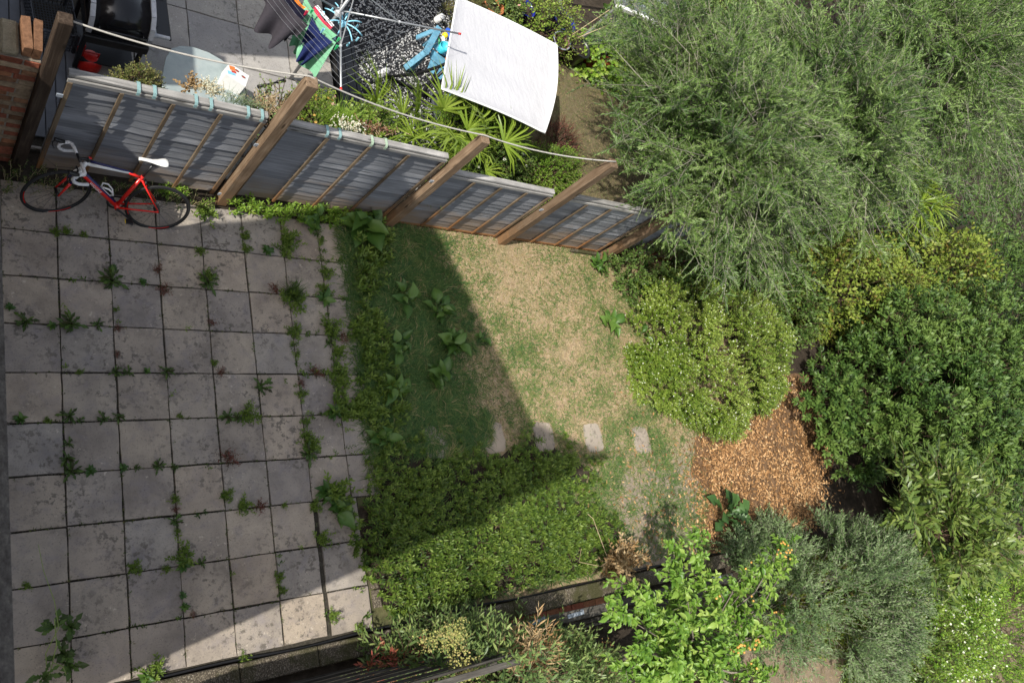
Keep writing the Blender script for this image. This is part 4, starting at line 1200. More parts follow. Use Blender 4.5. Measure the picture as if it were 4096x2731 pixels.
mb = MB(); mb.beam(a - Vector((0, 0, .005)), b - Vector((0, 0, .005)), .05, .006, (0, 0, 1), .002); wbb = mb.build('waistband', M['cloth_white'], wb)
tm = text_mesh('lettering', 'Bench  E  Bench', .062, M['dark'])
al = (a - b).normalized(); nn = (CAM_C - np.array(((a + b) / 2))); nn = Vector(nn); nn = (nn - al * nn.dot(al)).normalized(); nn = Vector((0, 0, 1)) - al * al.z; nn.normalize(); sd = nn.cross(al)
lt2 = link('lettering', tm, wb); mp = (a + b) / 2 + nn * .0005
lt2.matrix_local = Matrix(((al.x, sd.x, nn.x, mp.x), (al.y, sd.y, nn.y, mp.y), (al.z, sd.z, nn.z, mp.z), (0, 0, 0, 1)))
garment('sports_top', LP(0, 3, .50, .58), LP(0, 3, .50, .80), .18, .6, 'small orange and navy printed top beside the pink pegs', 'top', M['cloth_orange'], .03, 2)
garment('trousers', LP(3, 2, .40, .1), LP(3, 2, .40, .5), .3, 1.0, 'royal blue trousers hanging near the hub at the top of the photo', 'trousers', M['cloth_blue'], .04, 2)
pegs = [(0, 3, .44, .05, 'greenplastic', 'green peg at the near end of the green tee shirt'), (0, 3, .57, .07, 'greenplastic', 'green peg on the near corner of the navy shorts'), (0, 3, .57, .29, 'skyblue', 'pale blue peg on the far corner of the navy shorts'),
        (0, 3, .50, .53, 'greenplastic', 'green peg on the orange printed top'), (0, 3, .60, .52, 'cloth_pink', 'pink peg beside the orange printed top')]
for i, j, f, t, m_, lb in pegs:
    q = LP(i, j, f, t); mb = MB(); mb.box(q + Vector((.006, 0, .0)), (.012, .014, .085), Matrix.Rotation(.12, 3, 'Y'), .002); mb.box(q - Vector((.006, 0, 0)), (.012, .014, .085), Matrix.Rotation(-.12, 3, 'Y'), .002)
    tag(mb.build('clothes_peg', M[m_]), lb, 'peg', 'pegs on the rotary line')
hg = empty('sock_hanger', tuple(HUB + Vector((.05, -.05, -.12))), 'light blue plastic sock hanger with curved pegged arms by the pole', 'sock hanger')
mb = MB(); mb.smooth = True; mb.sphere((.03, -.03, 0), .06, 10, 6, (1, .8, .7)); mb.build('body', M['skyblue'], hg)
for i in range(8):
    a = 2 * math.pi * i / 8 + .3; mb = MB(); mb.smooth = True
    mb.tube([(.03 + r_ * math.cos(a), -.03 + r_ * math.sin(a), .02 + .05 * math.sin(r_ * 9) - .3 * r_ * r_) for r_ in (.04, .1, .16, .22, .27)], .009, 6); am = mb.build('arm', M['skyblue'], hg)
    mb = MB(); mb.box((.03 + .25 * math.cos(a), -.03 + .25 * math.sin(a), -.06), (.02, .02, .07), None, .003); mb.build('peg', M['skyblue'], am)

# swing seat: black frame, white canopy
sw = empty('swing_seat', (6.0, 2.1, 0), 'garden swing seat with large white canvas canopy and black tubular frame', 'swing seat')
cz = 1.42
cn = [P(1049, -4, cz), P(1278, 105, cz), P(1250, 306, cz), P(1014, 205, cz)]
cn = [np.array(c_) for c_ in cn]
n = 20
V = []
for lay in (0, 1):
    for j in range(n + 1):
        v = j / n
        for i in range(n + 1):
            u = i / n
            p_ = (cn[0] * (1 - u) + cn[1] * u) * (1 - v) + (cn[3] * (1 - u) + cn[2] * u) * v
            # right side bows outwards, cloth sags between its stretchers
            p_ = p_ + (cn[1] - cn[0]) * .055 * math.sin(math.pi * v) * u * u + (cn[0] - cn[3]) * 0.02 * math.sin(math.pi * u)
            sag = -.035 * math.sin(math.pi * u) * math.sin(math.pi * v) + .012 * math.sin(v * 18 + u * 2) * math.sin(math.pi * u) * (v > .35)
            edge = min(u, 1 - u, v, 1 - v)
            z = p_[2] + sag + (.02 if edge < .04 else 0.0) - lay * .008
            V.append((p_[0] - 6.0, p_[1] - 2.1, z))
N1 = (n + 1) ** 2; Fc = []
for j in range(n):
    for i in range(n):
        k = j * (n + 1) + i
        Fc.append((k, k + n + 1, k + n + 2, k + 1)); Fc.append((N1 + k, N1 + k + 1, N1 + k + n + 2, N1 + k + n + 1))
mb = MB(); mb.smooth = True; mb.add(V, Fc); mb.build('canopy', M['canvas'], sw)
idx = [i for i in range(n + 1)] + [j * (n + 1) + n for j in range(1, n + 1)] + [n * (n + 1) + i for i in range(n - 1, -1, -1)] + [j * (n + 1) for j in range(n - 1, 0, -1)]
mb = MB(); mb.smooth = True; mb.tube([Vector(V[i]) + Vector((0, 0, -.012)) for i in idx], .015, 6, False, True); mb.build('hem', M['white'], sw)
mb = MB(); mb.smooth = True
def T(*p): return tuple(Vector(p) - Vector((6.0, 2.1, 0)))
mb.tube([T(4.95, 2.64, .04), T(5.12, 2.4, .55), T(5.2, 2.25, 1.0), T(5.32, 2.2, 1.34)], .024, 8); mb.tube([T(5.44, 2.56, .04), T(5.25, 2.2, .7), T(5.2, 2.25, 1.0)], .02, 8)
mb.tube([T(5.0, 2.64, .05), T(6.9, 2.3, .05)], .022, 8); mb.tube([T(6.9, 2.6, .04), T(6.8, 2.2, .7), T(6.6, 2.1, 1.34)], .024, 8); mb.tube([T(6.6, 1.5, .04), T(6.7, 2.0, .7), T(6.6, 2.1, 1.34)], .024, 8)
mb.tube([T(5.3, 2.2, 1.34), T(6.6, 2.1, 1.34)], .02, 8); mb.tube([T(4.95, 1.7, .04), T(5.15, 2.1, .8), T(5.3, 2.2, 1.34)], .024, 8); mb.tube([T(5.1, 2.15, .5), T(5.0, 1.5, .5), T(5.05, 1.4, .9)], .018, 8)
mb.build('frame', M['black'], sw)
box_child('seat', (.0, -.1, .45), (1.2, .5, .06), M['greydark'], sw, .02); box_child('backrest', (.05, .2, .72), (1.2, .06, .45), M['greydark'], sw, .02)
# blue wooden chair
ch = empty('wooden_chair', (5.6, 3.2, 0), 'faded blue wooden chair half hidden under the white canopy', 'chair')
def plank(nm, a, b, w, h):
    mb = MB(); o0 = Vector((5.6, 3.2, 0)); mb.beam(Vector(a) - o0, Vector(b) - o0, w, h, (0, 0, 1), .006); return mb.build(nm, M['bluewood'], ch)
plank('rail', P(1380 / 1, 0, 0) * 0 + np.array([5.28, 2.85, .10]), (5.46, 2.95, .48), .09, .025)
plank('rail', (5.6, 3.5, .10), (5.78, 3.47, .48), .09, .025)
plank('arm', (5.44, 2.92, .47), (5.80, 3.50, .47), .10, .025)
plank('seat', (5.55, 2.82, .36), (5.95, 2.62, .34), .22, .02); plank('seat', (5.62, 3.04, .36), (6.02, 2.86, .34), .2, .02); plank('seat', (5.7, 3.27, .36), (6.1, 3.1, .34), .2, .02)
plank('leg', (5.46, 2.93, 0), (5.46, 2.93, .46), .05, .05); plank('leg', (5.8, 3.48, 0), (5.8, 3.48, .46), .05, .05); plank('leg', (6.1, 2.6, 0), (6.1, 2.6, .6), .05, .05); plank('leg', (6.35, 3.1, 0), (6.35, 3.1, .6), .05, .05)
def toy(name, lb, cat, loc, build, mat):
    mb = MB(); mb.smooth = True; build(mb); o = mb.build(name, mat); o.location = loc; tag(o, lb, cat, 'toys on the blue chair')
U_ = lambda x, y, z: P((900 + x / 1.96) * 2352 / 4096, (y / 1.96) * 2352 / 4096, z)
toy('ball', 'yellow ball on the blue chair under the canopy edge', 'ball', U_(1725, 280, .44), lambda m_: m_.sphere((0, 0, 0), .052), M['yellow'])
toy('ball', 'small orange ball at the lower corner of the blue chair', 'ball', U_(1745, 465, .42), lambda m_: m_.sphere((0, 0, 0), .04), M['orange'])
toy('bottle', 'white bottle lying on the blue chair below the yellow ball', 'bottle', U_(1712, 315, .43), lambda m_: m_.tube([(0, -.07, 0), (0, .04, 0), (0, .07, 0)], [.03, .03, .015], 10), M['white'])
toy('bucket', 'turquoise toy bucket on the blue chair', 'bucket', U_(1690, 400, .40), lambda m_: m_.lathe((0, 0, 0), [(.06, 0), (.085, .13), (.08, .13), (.055, .01)], 16), M['turq'])
toy('toy_spade', 'green toy spade beside the turquoise bucket', 'toy', U_(1685, 350, .42), lambda m_: (m_.box((0, 0, 0), (.05, .1, .012), None, .004), m_.tube([(0, .05, 0), (0, .16, 0)], .008, 6)), M['greenplastic'])
toy('toy_boat', 'pale blue plastic toy boat between spade and bucket', 'toy', U_(1730, 350, .42), lambda m_: m_.prism([(-.08, -.02), (.06, -.035), (.1, 0), (.06, .035), (-.08, .02)], 0, .04), M['skyblue'])
toy('bag', 'deep blue bag at the top of the blue chair', 'bag', U_(1755, 270, .40), lambda m_: m_.sphere((0, 0, 0), .10, 10, 6, (.7, 1.2, .5)), M['blueplastic'])
def lantern(loc, lb, tilt):
    t = empty('lantern', loc, lb, 'lantern', 'white lanterns on the gravel'); t.rotation_euler = tilt
    mb = MB(); mb.smooth = True; mb.lathe((0, 0, 0), [(.001, 0), (.055, 0), (.06, .02), (.052, .13), (.045, .14), (.001, .14)], 16); mb.build('body', M['white'], t)
    mb = MB(); mb.smooth = True; mb.lathe((0, 0, .14), [(.02, 0), (.05, .005), (.05, .03), (.001, .035)], 16); mb.build('lid', M['greyplastic'], t)
    mb = MB(); mb.tube([(-.05, 0, .16), (-.035, 0, .20), (.035, 0, .20), (.05, 0, .16)], .004, 5); mb.build('handle', M['white'], t)
lantern(tuple(U_(1655, 165, .05)), 'white lantern on the gravel close to the canopy corner', (.15, .1, 0))
lantern(tuple(U_(1212, 590, .03)), 'white lantern on the gravel near the dark edging', (.1, .2, 0))

# pots, canes and greenhouse at the top
def pot(name, loc, r_, h, mat, label, tilt=(0, 0, 0), flare=.75, group='pots by the greenhouse'):
    t = empty(name, loc, label, 'pot', group); t.rotation_euler = tilt
    mb = MB(); mb.smooth = True
    mb.lathe((0, 0, 0), [(.001, 0), (r_ * flare, 0), (r_, h), (r_ * 1.06, h), (r_ * 1.06, h * 1.06), (r_ * .93, h * 1.06), (r_ * .9, h * .86)], 22); mb.build('body', mat, t)
    mb = MB(); mb.disc((0, 0, h * .87), r_ * .91, 18); mb.build('compost', M['soil'], t)
    return t
K4 = 1100 / 2156
W4 = lambda x, y, z: tuple(P((1600 + x * K4) * 2352 / 4096, (y * K4) * 2352 / 4096, z))
def at_rim(px, py, h): q = W4(px, py, h); return (q[0], q[1], 0)
ppot = pot('plant_pot', at_rim(1280, 315, .42), .17, .42, M['pinkpot'], 'faded pink pot with a silver rim and canes at the canopy corner', (.1, -.12, 0))
mb = MB(); mb.smooth = True; mb.tube([(.178 * math.cos(a), .178 * math.sin(a), .44) for a in np.linspace(0, 2 * math.pi, 24, False)], .014, 6, False, True); mb.build('rim', M['galv'], ppot)
pot('plant_pot', at_rim(1410, 370, .38), .24, .38, M['black'], 'large black plastic pot of dying plants on the lawn edge', (0, 0, 0), .8)
pot('plant_pot', at_rim(1290, 170, .40), .24, .40, M['cobalt'], 'deep blue glazed pot below the climbing leaves')
pot('plant_pot', at_rim(1330, 195, .44), .17, .3, M['terracotta'], 'terracotta pot standing over the deep blue glazed pot')
pot('plant_pot', at_rim(1365, 265, .26), .13, .26, M['terracotta'], 'small tipped terracotta pot between pink pot and blue pot', (.5, .4, 0))
pot('plant_pot', at_rim(985, 70, .35), .19, .36, M['cobalt'], 'blue glazed pot at the top behind the canopy')
pot('plant_pot', at_rim(735, 40, .38), .2, .38, M['terracotta'], 'tall terracotta pot at the top edge behind the canopy')
pot('plant_pot', at_rim(860, 70, .3), .18, .3, M['black'], 'black pot in deep shade between terracotta and blue pots')
tr = empty('trough', at_rim(1500, 480, .1), 'dark red plastic trough with a white label under pale squash leaves', 'trough', 'pots by the greenhouse'); tr.rotation_euler = (0, 0, R(8))
mb = MB(); mb.box((.25, 0, .12), (.8, .2, .2), None, .02); mb.build('body', M['darkred'], tr); box_child('label', (.1, -.102, .13), (.06, .004, .04), M['white'], tr, 0)
for i, (a, b, z1) in enumerate(((1275, 325, 1635), (1270, 330, 1675), (1290, 340, 1615))):
    e = ((1640, 80, 1.25), (1672, 140, 1.05), (1618, 205, .9))[i]
    mb = MB(); mb.tube([W4(a, b, .3), W4(*e)], .007, 6)
    tag(mb.build('bamboo_cane', M['cane']), ('long bamboo cane leaning from the pink pot, uppermost', 'bamboo cane leaning from the pink pot, middle one', 'bamboo cane leaning from the pink pot, lowest one')[i], 'cane', 'canes in the pink pot')
gh = empty('greenhouse', (9.3, 4.5, 0), 'small aluminium framed greenhouse corner with clear panes above the olive leaves', 'greenhouse')
def ghb(nm, a, b, w=.05, m_='alu'): mb = MB(); mb.beam(Vector(a), Vector(b), w, w, (0, 0, 1), .004); mb.build(nm, M[m_], gh)
for x_ in (0, .95, 1.9): ghb('upright', (x_, 0, 0), (x_, 0, 1.32)); ghb('rafter', (x_, 0, 1.3), (x_, 1.1, 1.75))
ghb('eave', (-.05, -.02, 1.33), (1.95, -.02, 1.33), .07, 'white'); ghb('sill', (0, 0, .05), (1.9, 0, .05)); ghb('ridge', (0, 1.1, 1.76), (1.9, 1.1, 1.76)); ghb('upright', (0, 1.1, 0), (0, 1.1, 1.75)); ghb('sill', (0, 0, .05), (0, 1.1, .05)); ghb('eave', (0, 0, 1.3), (0, 1.1, 1.3)); ghb('brace', (0, 0, 1.28), (.9, 0, .1), .035)
for x_ in (0, .95):
    mb = MB(); mb.box((x_ + .475, 0, .68), (.89, .006, 1.2)); mb.build('pane', M['clear'], gh)
    mb = MB(); q_ = Matrix.Rotation(math.atan2(.45, 1.1), 3, 'X'); mb.box((x_ + .475, .55, 1.53), (.89, 1.15, .006), q_); mb.build('pane', M['clear'], gh)

# straps and hanging troughs on the far side of the panel fence
def strap_pair(xs, top, mat, label):
    t = empty('hanging_planter', ((xs[0] + xs[1]) / 2, FY + .16, top - .2), label, 'planter', 'planters hooked over the fence')
    mb = MB(); w_ = abs(xs[1] - xs[0]) + .26; mb.box((0, .02, -.16), (w_, .15, .16), None, .015); mb.build('trough', M['oldwood'], t)
    for x_ in xs:
        mb = MB(); xx = x_ - (xs[0] + xs[1]) / 2; y0 = -.16
        pts = [(y0 - .062, .150), (y0 - .060, .19), (y0 - .045, .212), (y0 + .045, .212), (y0 + .06, .19), (y0 + .06, -.10)]
        for (ya, za), (yb, zb) in zip(pts, pts[1:]): mb.beam((xx, ya, za), (xx, yb, zb), .034, .005, (1, 0, 0)) if False else mb.add([(xx - .016, ya, za), (xx + .016, ya, za), (xx + .016, yb, zb), (xx - .016, yb, zb), (xx - .016, ya + .004, za + .004), (xx + .016, ya + .004, za + .004), (xx + .016, yb + .004, zb + .004), (xx - .016, yb + .004, zb + .004)], [(0, 1, 2, 3), (7, 6, 5, 4), (0, 3, 7, 4), (1, 5, 6, 2)])
        mb.build('strap', mat, t)
    return t
def on_cap(px, py, top):
    q = P(px, py, top); return q[0]
sp_x = lambda l, top: [on_cap(px * 2352 / 4096, py * 2352 / 4096, top) for px, py in l]
z1 = lambda x, y: (x / 1.742, y / 1.742)
z2 = lambda x, y: (900 + x / 1.96, y / 1.96)
strap_pair(sp_x([z1(965, 575), z1(1077, 602)], 1.81), 1.80, M['teal'], 'planter hung on two teal straps behind the thyme bush end of the fence')
strap_pair(sp_x([z1(1365, 665), z1(1470, 690)], 1.81), 1.80, M['teal'], 'planter hung on two teal straps below the white carton')
strap_pair(sp_x([z1(1728, 745), z1(1825, 770)], 1.81), 1.80, M['teal'], 'planter hung on two teal straps beside the tall brown post')
strap_pair(sp_x([z2(800, 990), z2(898, 1012)], 1.78), 1.77, M['teal'], 'planter hung on two teal straps to the right of the tall brown post')
strap_pair(sp_x([z2(1150, 1065), z2(1260, 1090)], 1.78), 1.77, M['palegreen'], 'planter hung on two pale green straps under the fan palm')

# ------------------------------------------------------------------ grass, litter, ground cover
def in_poly(p, poly):
    x, y = p[:, 0], p[:, 1]; c = np.zeros(len(p), bool); n = len(poly)
    for i in range(n):
        x0, y0 = poly[i]; x1, y1 = poly[(i + 1) % n]
        c ^= ((y0 > y) != (y1 > y)) & (x < (x1 - x0) * (y - y0) / (y1 - y0 + 1e-12) + x0)
    return c
def poly_px(pts): return [tuple(P(x, y)[:2]) for x, y in pts]
def blades(name, xy, z, ln, wd, lean, tint, mat, flat=0.0):
    n = len(xy); a = rng.uniform(0, 2 * np.pi, n)
    el = np.clip(rng.normal(lean, .25, n), .08, 1.5)
    D = np.stack([np.cos(a) * np.cos(el), np.sin(a) * np.cos(el), np.sin(el)], 1)
    tv, tf = TEMPL['blade']
    Sd = np.stack([-np.sin(a), np.cos(a), np.zeros(n)], 1); Nn = np.cross(D, Sd) * -1
    B = np.column_stack([xy, np.full(n, z)])
    V = B[:, None] + D[:, None] * (tv[None, :, 0:1] * ln[:, None, None]) + Sd[:, None] * (tv[None, :, 1:2] * wd[:, None, None])
    V[:, :, 2] -= (tv[None, :, 0] ** 2) * (ln * np.sin(el) * .55)[:, None]
    V[:, :, 2] = np.maximum(V[:, :, 2], .004)
    F = (tf[None] + (np.arange(n) * 5)[:, None, None]).reshape(-1, 3) if tf.shape[1] == 3 else None
    return V.reshape(-1, 3), F, np.repeat(tint, 5)
cover_poly = poly_px([(868, 1000), (960, 1040), (1030, 1068), (1110, 1050), (1190, 1035), (1235, 990), (1290, 1045), (1385, 1085), (1300, 1140), (1400, 1190), (1430, 1235), (1330, 1305), (1150, 1362), (980, 1398), (890, 1405), (850, 1300), (800, 1280), (805, 1200), (870, 1110)])
n = 135000
xy = np.stack([rng.uniform(3.78, 10.9, n), rng.uniform(-5.0, .2, n)], 1)
xy = xy[~in_poly(xy, cover_poly) | (rng.random(len(xy)) < .1)]
xy = xy[~in_poly(xy, mulch_poly) | (rng.random(len(xy)) < .04)]
xy = xy[~in_poly(xy, path_poly) | (rng.random(len(xy)) < .35)]
for (px, py), _ in stone_spots:
    w = P(px, py); inside = (np.abs(xy[:, 0] - w[0]) < .19) & (np.abs(xy[:, 1] - w[1]) < .23); xy = xy[~inside | (rng.random(len(xy)) < (.25 if px < 1050 else .04))]
g1 = vnoise(xy, 1.6, 3); g2 = vnoise(xy, 4.5, 4)
lush = np.clip(1.15 - (xy[:, 0] - 3.9) / 1.55, 0, 1) + .25 * g1 + np.clip((-xy[:, 1] - 2.3) * .22, 0, .4) - np.clip((xy[:, 1] + .9) * .25, 0, .4)
lush = np.clip(lush + .12 * g2, 0, 1)
keep = rng.random(len(xy)) < np.clip(.55 + .3 * g2 + .38 * lush, .15, 1)
xy, lush, g2 = xy[keep], lush[keep], g2[keep]
green = rng.random(len(xy)) < np.clip(.46 + .42 * g2 + 1.2 * lush + .05 * (-xy[:, 1] - 2), .08, .985)
tint = np.where(green, rng.uniform(.08, .62, len(xy)) - .10 * lush, rng.uniform(.68, 1.0, len(xy)))
ln = (.06 + .13 * lush + .02 * rng.random(len(xy))) * rng.uniform(.6, 1.25, len(xy)) * np.where(green, 1.1, .9)
wd = np.where(green, .0046, .0042) * rng.uniform(.7, 1.3, len(xy))
lean = np.where(green, .75, .25) - .25 * lush
gg = blades('grass', xy, .0, ln, wd, lean, tint, None)
tag(put('grass', gg, M['grass'], None), kind='stuff')
# green tufts standing in the dry turf
nt = 2300
tc = np.stack([rng.uniform(4.3, 11.0, nt), rng.uniform(-4.9, .1, nt)], 1)
tc = tc[rng.random(nt) < np.clip(.30 + .55 * vnoise(tc, 1.5, 91) + .09 * (-tc[:, 1] - 1.5), .03, 1)]
tc = tc[~in_poly(tc, cover_poly) & ~in_poly(tc, mulch_poly)]
for (px, py), _ in stone_spots:
    w = P(px, py); tc = tc[~((np.abs(tc[:, 0] - w[0]) < .2) & (np.abs(tc[:, 1] - w[1]) < .24))]
k = 13; m_ = len(tc) * k
xy = np.repeat(tc, k, 0) + rng.normal(0, .035, (m_, 2))
gg = blades('grass_tufts', xy, .0, rng.uniform(.06, .15, m_), rng.uniform(.003, .005, m_), np.full(m_, .5), np.clip(np.repeat(rng.normal(.36, .1, len(tc)), k) + rng.normal(0, .1, m_), .05, .62), None)
tag(put('grass_tufts', gg, M['grass'], None), kind='stuff')
# extra long dark grass at the patio edge
n = 34000
xy = np.stack([rng.uniform(3.88, 5.7, n), rng.uniform(-3.1, .1, n)], 1); xy = xy[rng.random(n) < np.clip(1.25 - (xy[:, 0] - 3.85) / 1.5 + .25 * vnoise(xy, 2.5, 8), 0, 1)]
xy = xy[~in_poly(xy, cover_poly)]
w = P(*stone_spots[0][0]); xy = xy[~((np.abs(xy[:, 0] - w[0]) < .2) & (np.abs(xy[:, 1] - w[1]) < .24)) | (rng.random(len(xy)) < .15)]
m_ = len(xy)
gg = blades('long_grass', xy, .0, rng.uniform(.12, .27, m_), rng.uniform(.003, .0055, m_), np.full(m_, .55), np.clip(rng.normal(.22, .16, m_), 0, .52), None)
tag(put('long_grass', gg, M['grass'], None), kind='stuff')
nt = 620
tc = np.stack([rng.uniform(3.9, 6.2, nt), rng.uniform(-3.3, .05, nt)], 1)
tc = tc[(rng.random(nt) < np.clip(1.3 - (tc[:, 0] - 3.85) / 1.6 + .5 * vnoise(tc, 2.2, 8), 0, 1)) & ~in_poly(tc, cover_poly)]
k = 40; m_ = len(tc) * k
a = np.repeat(rng.uniform(0, 6.28, len(tc)), k) + rng.normal(0, .55, m_); el = rng.uniform(.15, .85, m_)
D = np.stack([np.cos(a) * np.cos(el), np.sin(a) * np.cos(el), np.sin(el)], 1)
ln = np.repeat(rng.uniform(.14, .32, len(tc)), k) * rng.uniform(.6, 1.1, m_)
V, F, T_ = leaves_geo('blade', np.column_stack([np.repeat(tc, k, 0) + rng.normal(0, .03, (m_, 2)), np.full(m_, .005)]), D, np.tile([0, 0, 1.], (m_, 1)), ln, rng.uniform(.0035, .006, m_), np.clip(np.repeat(rng.normal(.27, .12, len(tc)), k) + rng.normal(0, .22, m_), 0, .72))
tt = np.tile(TEMPL['blade'][0][:, 0], m_); V[:, 2] = np.maximum(V[:, 2] - (tt ** 2) * np.repeat(ln * np.sin(el) * .7, 5), .006)
tag(put('floppy_grass', (V, F, T_), M['grass'], None), kind='stuff')
n = 14000
xy = np.stack([rng.uniform(7.2, 10.5, n), rng.uniform(.6, 4.3, n)], 1)
gg = blades('neighbour_grass', xy, .0, rng.uniform(.03, .07, n), rng.uniform(.0018, .003, n), np.full(n, .4), np.where(rng.random(n) < .5, rng.uniform(.25, .5, n), rng.uniform(.6, .85, n)), None)
tag(put('neighbour_grass', gg, M['grass'], None), kind='stuff')
n = 9000
xy = np.stack([rng.uniform(10.5, 21, n), rng.uniform(-11, -6.8, n)], 1)
gg = blades('far_grass', xy, .0, rng.uniform(.05, .11, n), rng.uniform(.003, .005, n), np.full(n, .45), rng.uniform(.4, 1, n), None)
tag(put('far_grass', gg, M['grass'], None), kind='stuff')

# fallen leaves
n = 34000
xy = np.stack([rng.uniform(8.4, 14.6, n), rng.uniform(-5.05, -2.0, n)], 1)
dens = .9 * in_poly(xy + rng.normal(0, .26, xy.shape), mulch_poly) + .02
xy = xy[rng.random(n) < dens * np.clip(.62 + .8 * vnoise(xy, 2.6, 14), .12, 1)]
m2 = 300; xx = np.stack([rng.uniform(7.2, 10.3, m2), rng.uniform(-5.0, -3.2, m2)], 1); xx = xx[~in_poly(xx, cover_poly)]; xy = np.concatenate([xy, xx])
m_ = len(xy); D = rand_dir(m_, -.2); D[:, 2] *= .22; U = np.tile([0, 0, 1.], (m_, 1)) + rng.normal(0, .3, (m_, 3))
lt_ = leaves_geo('lance', np.column_stack([xy, rng.uniform(.01, .04, m_)]), D, U, rng.uniform(.045, .08, m_), rng.uniform(.009, .016, m_), np.clip(.42 + .3 * vnoise(xy, 1.7, 5) + rng.normal(0, .3, m_), 0, 1))
tag(put('leaf_litter', lt_, M['leaf_litter'], None), kind='stuff')

# leafy ground cover over the near bed
def cover(name, poly, dens, h, L, kw, mat, hm=None, tint0=.45, smooth_seed=3, edge=.05):
    xs = [p_[0] for p_ in poly]; ys = [p_[1] for p_ in poly]
    n = int((max(xs) - min(xs)) * (max(ys) - min(ys)) * dens)
    xy = np.stack([rng.uniform(min(xs), max(xs), n), rng.uniform(min(ys), max(ys), n)], 1)
    jit = xy + rng.normal(0, edge, xy.shape)
    xy = xy[in_poly(jit, poly)]
    xy = xy[rng.random(len(xy)) < np.clip(.8 + .75 * vnoise(xy, 2.9, smooth_seed), .03, 1)]
    for (px, py), _ in stone_spots:
        w = P(px, py); xy = xy[~((np.abs(xy[:, 0] - w[0]) < .22) & (xy[:, 1] - w[1] < .3) & (xy[:, 1] - w[1] > -.24))]
    n = len(xy); hh = h * np.clip(.75 + .45 * vnoise(xy, 1.9, smooth_seed + 2), .25, 1.4) * rng.uniform(.55, 1.1, n)
    if hm is not None: hh = hh * hm(xy)
    B = np.column_stack([xy, hh * .35]); D = nrm(np.column_stack([rng.normal(0, .38, n), rng.normal(0, .38, n), np.ones(n)]))
    ti = np.clip(tint0 + .22 * vnoise(xy, 2.0, smooth_seed + 9) + rng.normal(0, .13, n), 0, 1)
    lf, (a, m_, e) = shoots(B, D, np.maximum(hh * .65, .06) * L, tint=ti, **kw)
    return lf, stems_geo(np.column_stack([xy, np.zeros(n)]), m_, e, np.full(n, .003), np.full(n, .0015))
sheet('bed_soil', rough(cover_poly, 6, .06), .006, M['soil'])
lf, st = cover('c', cover_poly, 560, .34, 1.0, dict(nl=12, kind='lance', ll=.068, lw=.17, ang=72, droop=.1, t0=.42, tvar=.3, updir=.9), 'leaf_cover', lambda p_: np.clip(1.1 - .13 * (p_[:, 0] - 4.2), .45, 1.1) * np.where(in_poly(p_ + rng.normal(0, .22, p_.shape), cover_poly), 1, .45), edge=.15)
gc = empty('ground_cover', (0, 0, 0)); gc['kind'] = 'stuff'
o = put('foliage', lf, M['leaf_cover'], gc, kind='stuff'); o = put('twigs', st, M['twigbrown'], gc, kind='stuff')
# strip of tall weeds between patio and grass
edge_poly = poly_px([(815, 600), (850, 545), (880, 520), (900, 560), (880, 620), (850, 680), (815, 690)])
strip2 = poly_px([(838, 690), (880, 760), (885, 850), (930, 880), (930, 960), (885, 995), (825, 955), (765, 965), (765, 925), (825, 915), (835, 870), (825, 780), (805, 755)])
w_ = empty('weed_border', tuple(P(860, 700)), 'knee high leafy weeds where the long grass meets the patio slabs', 'weeds')
g1_ = []; s1_ = []
for pl, hh in ((edge_poly, .36), (strip2, .26)):
    lf, st = cover('w', pl, 420, hh, 1.0, dict(nl=9, kind='lance', ll=.085, lw=.18, ang=62, droop=.12, t0=.1, tvar=.22, updir=.85), 'leaf_cover', None, .55, 21)
    for V_ in (lf[0], st[0]): V_ -= P(860, 700)
    g1_.append(lf); s1_.append(st)
put('foliage', join_geo(g1_), M['leaf_cover'], w_); put('twigs', join_geo(s1_), M['twigbrown'], w_)
fs_poly = poly_px([(512, 490), (530, 462), (600, 475), (700, 482), (860, 492), (880, 510), (810, 520), (760, 520), (700, 508), (640, 512), (560, 500)])
w_ = empty('fence_foot_weeds', tuple(P(680, 495)), 'bright yellow-green leafy weeds growing along the foot of the fence', 'weeds')
lf, st = cover('f', fs_poly, 700, .24, 1.0, dict(nl=10, kind='lance', ll=.06, lw=.17, ang=60, droop=.1, t0=.1, tvar=.2, updir=.8), 'leaf_lime', None, .6, 31)
for V_ in (lf[0], st[0]): V_ -= P(680, 495)
put('foliage', lf, M['leaf_lime'], w_); put('twigs', st, M['twigbrown'], w_)
bk_poly = poly_px([(5, 452), (0, 395), (60, 392), (200, 412), (320, 430), (430, 460), (490, 478), (470, 490), (430, 480), (330, 462), (200, 450), (100, 446)])
w_ = empty('straggly_weeds', tuple(P(240, 435)), 'straggly half dried weeds and grass behind the bicycle wheels', 'weeds')
lf, st = cover('b', bk_poly, 420, .25, 1.0, dict(nl=10, kind='simple', ll=.04, lw=.12, ang=60, droop=.2, t0=.1, tvar=.35, updir=.5), 'leaf_dry', None, .45, 41)
for V_ in (lf[0], st[0]): V_ -= P(240, 435)
M['leaf_strag'] = leaf_mat('straggly_leaf', [(.035, .07, .015), (.07, .13, .025), (.17, .17, .06), (.27, .235, .11)], .6, .2, .2)
put('foliage', lf, M['leaf_strag'], w_); put('stems', st, M['cane'], w_)
w_ = empty('leafy_weed', tuple(P(395, 425)), 'bright green weed clump seen through the rear bicycle wheel', 'weeds')
lf, st = cover('b2', poly_px([(350, 430), (380, 410), (425, 430), (430, 460), (380, 450)]), 700, .2, 1.0, dict(nl=9, kind='lance', ll=.055, lw=.18, ang=60, droop=.1, t0=.1, tvar=.2), 'leaf_lime', None, .5, 43)
for V_ in (lf[0], st[0]): V_ -= P(395, 425)
put('foliage', lf, M['leaf_lime'], w_); put('twigs', st, M['twigbrown'], w_)

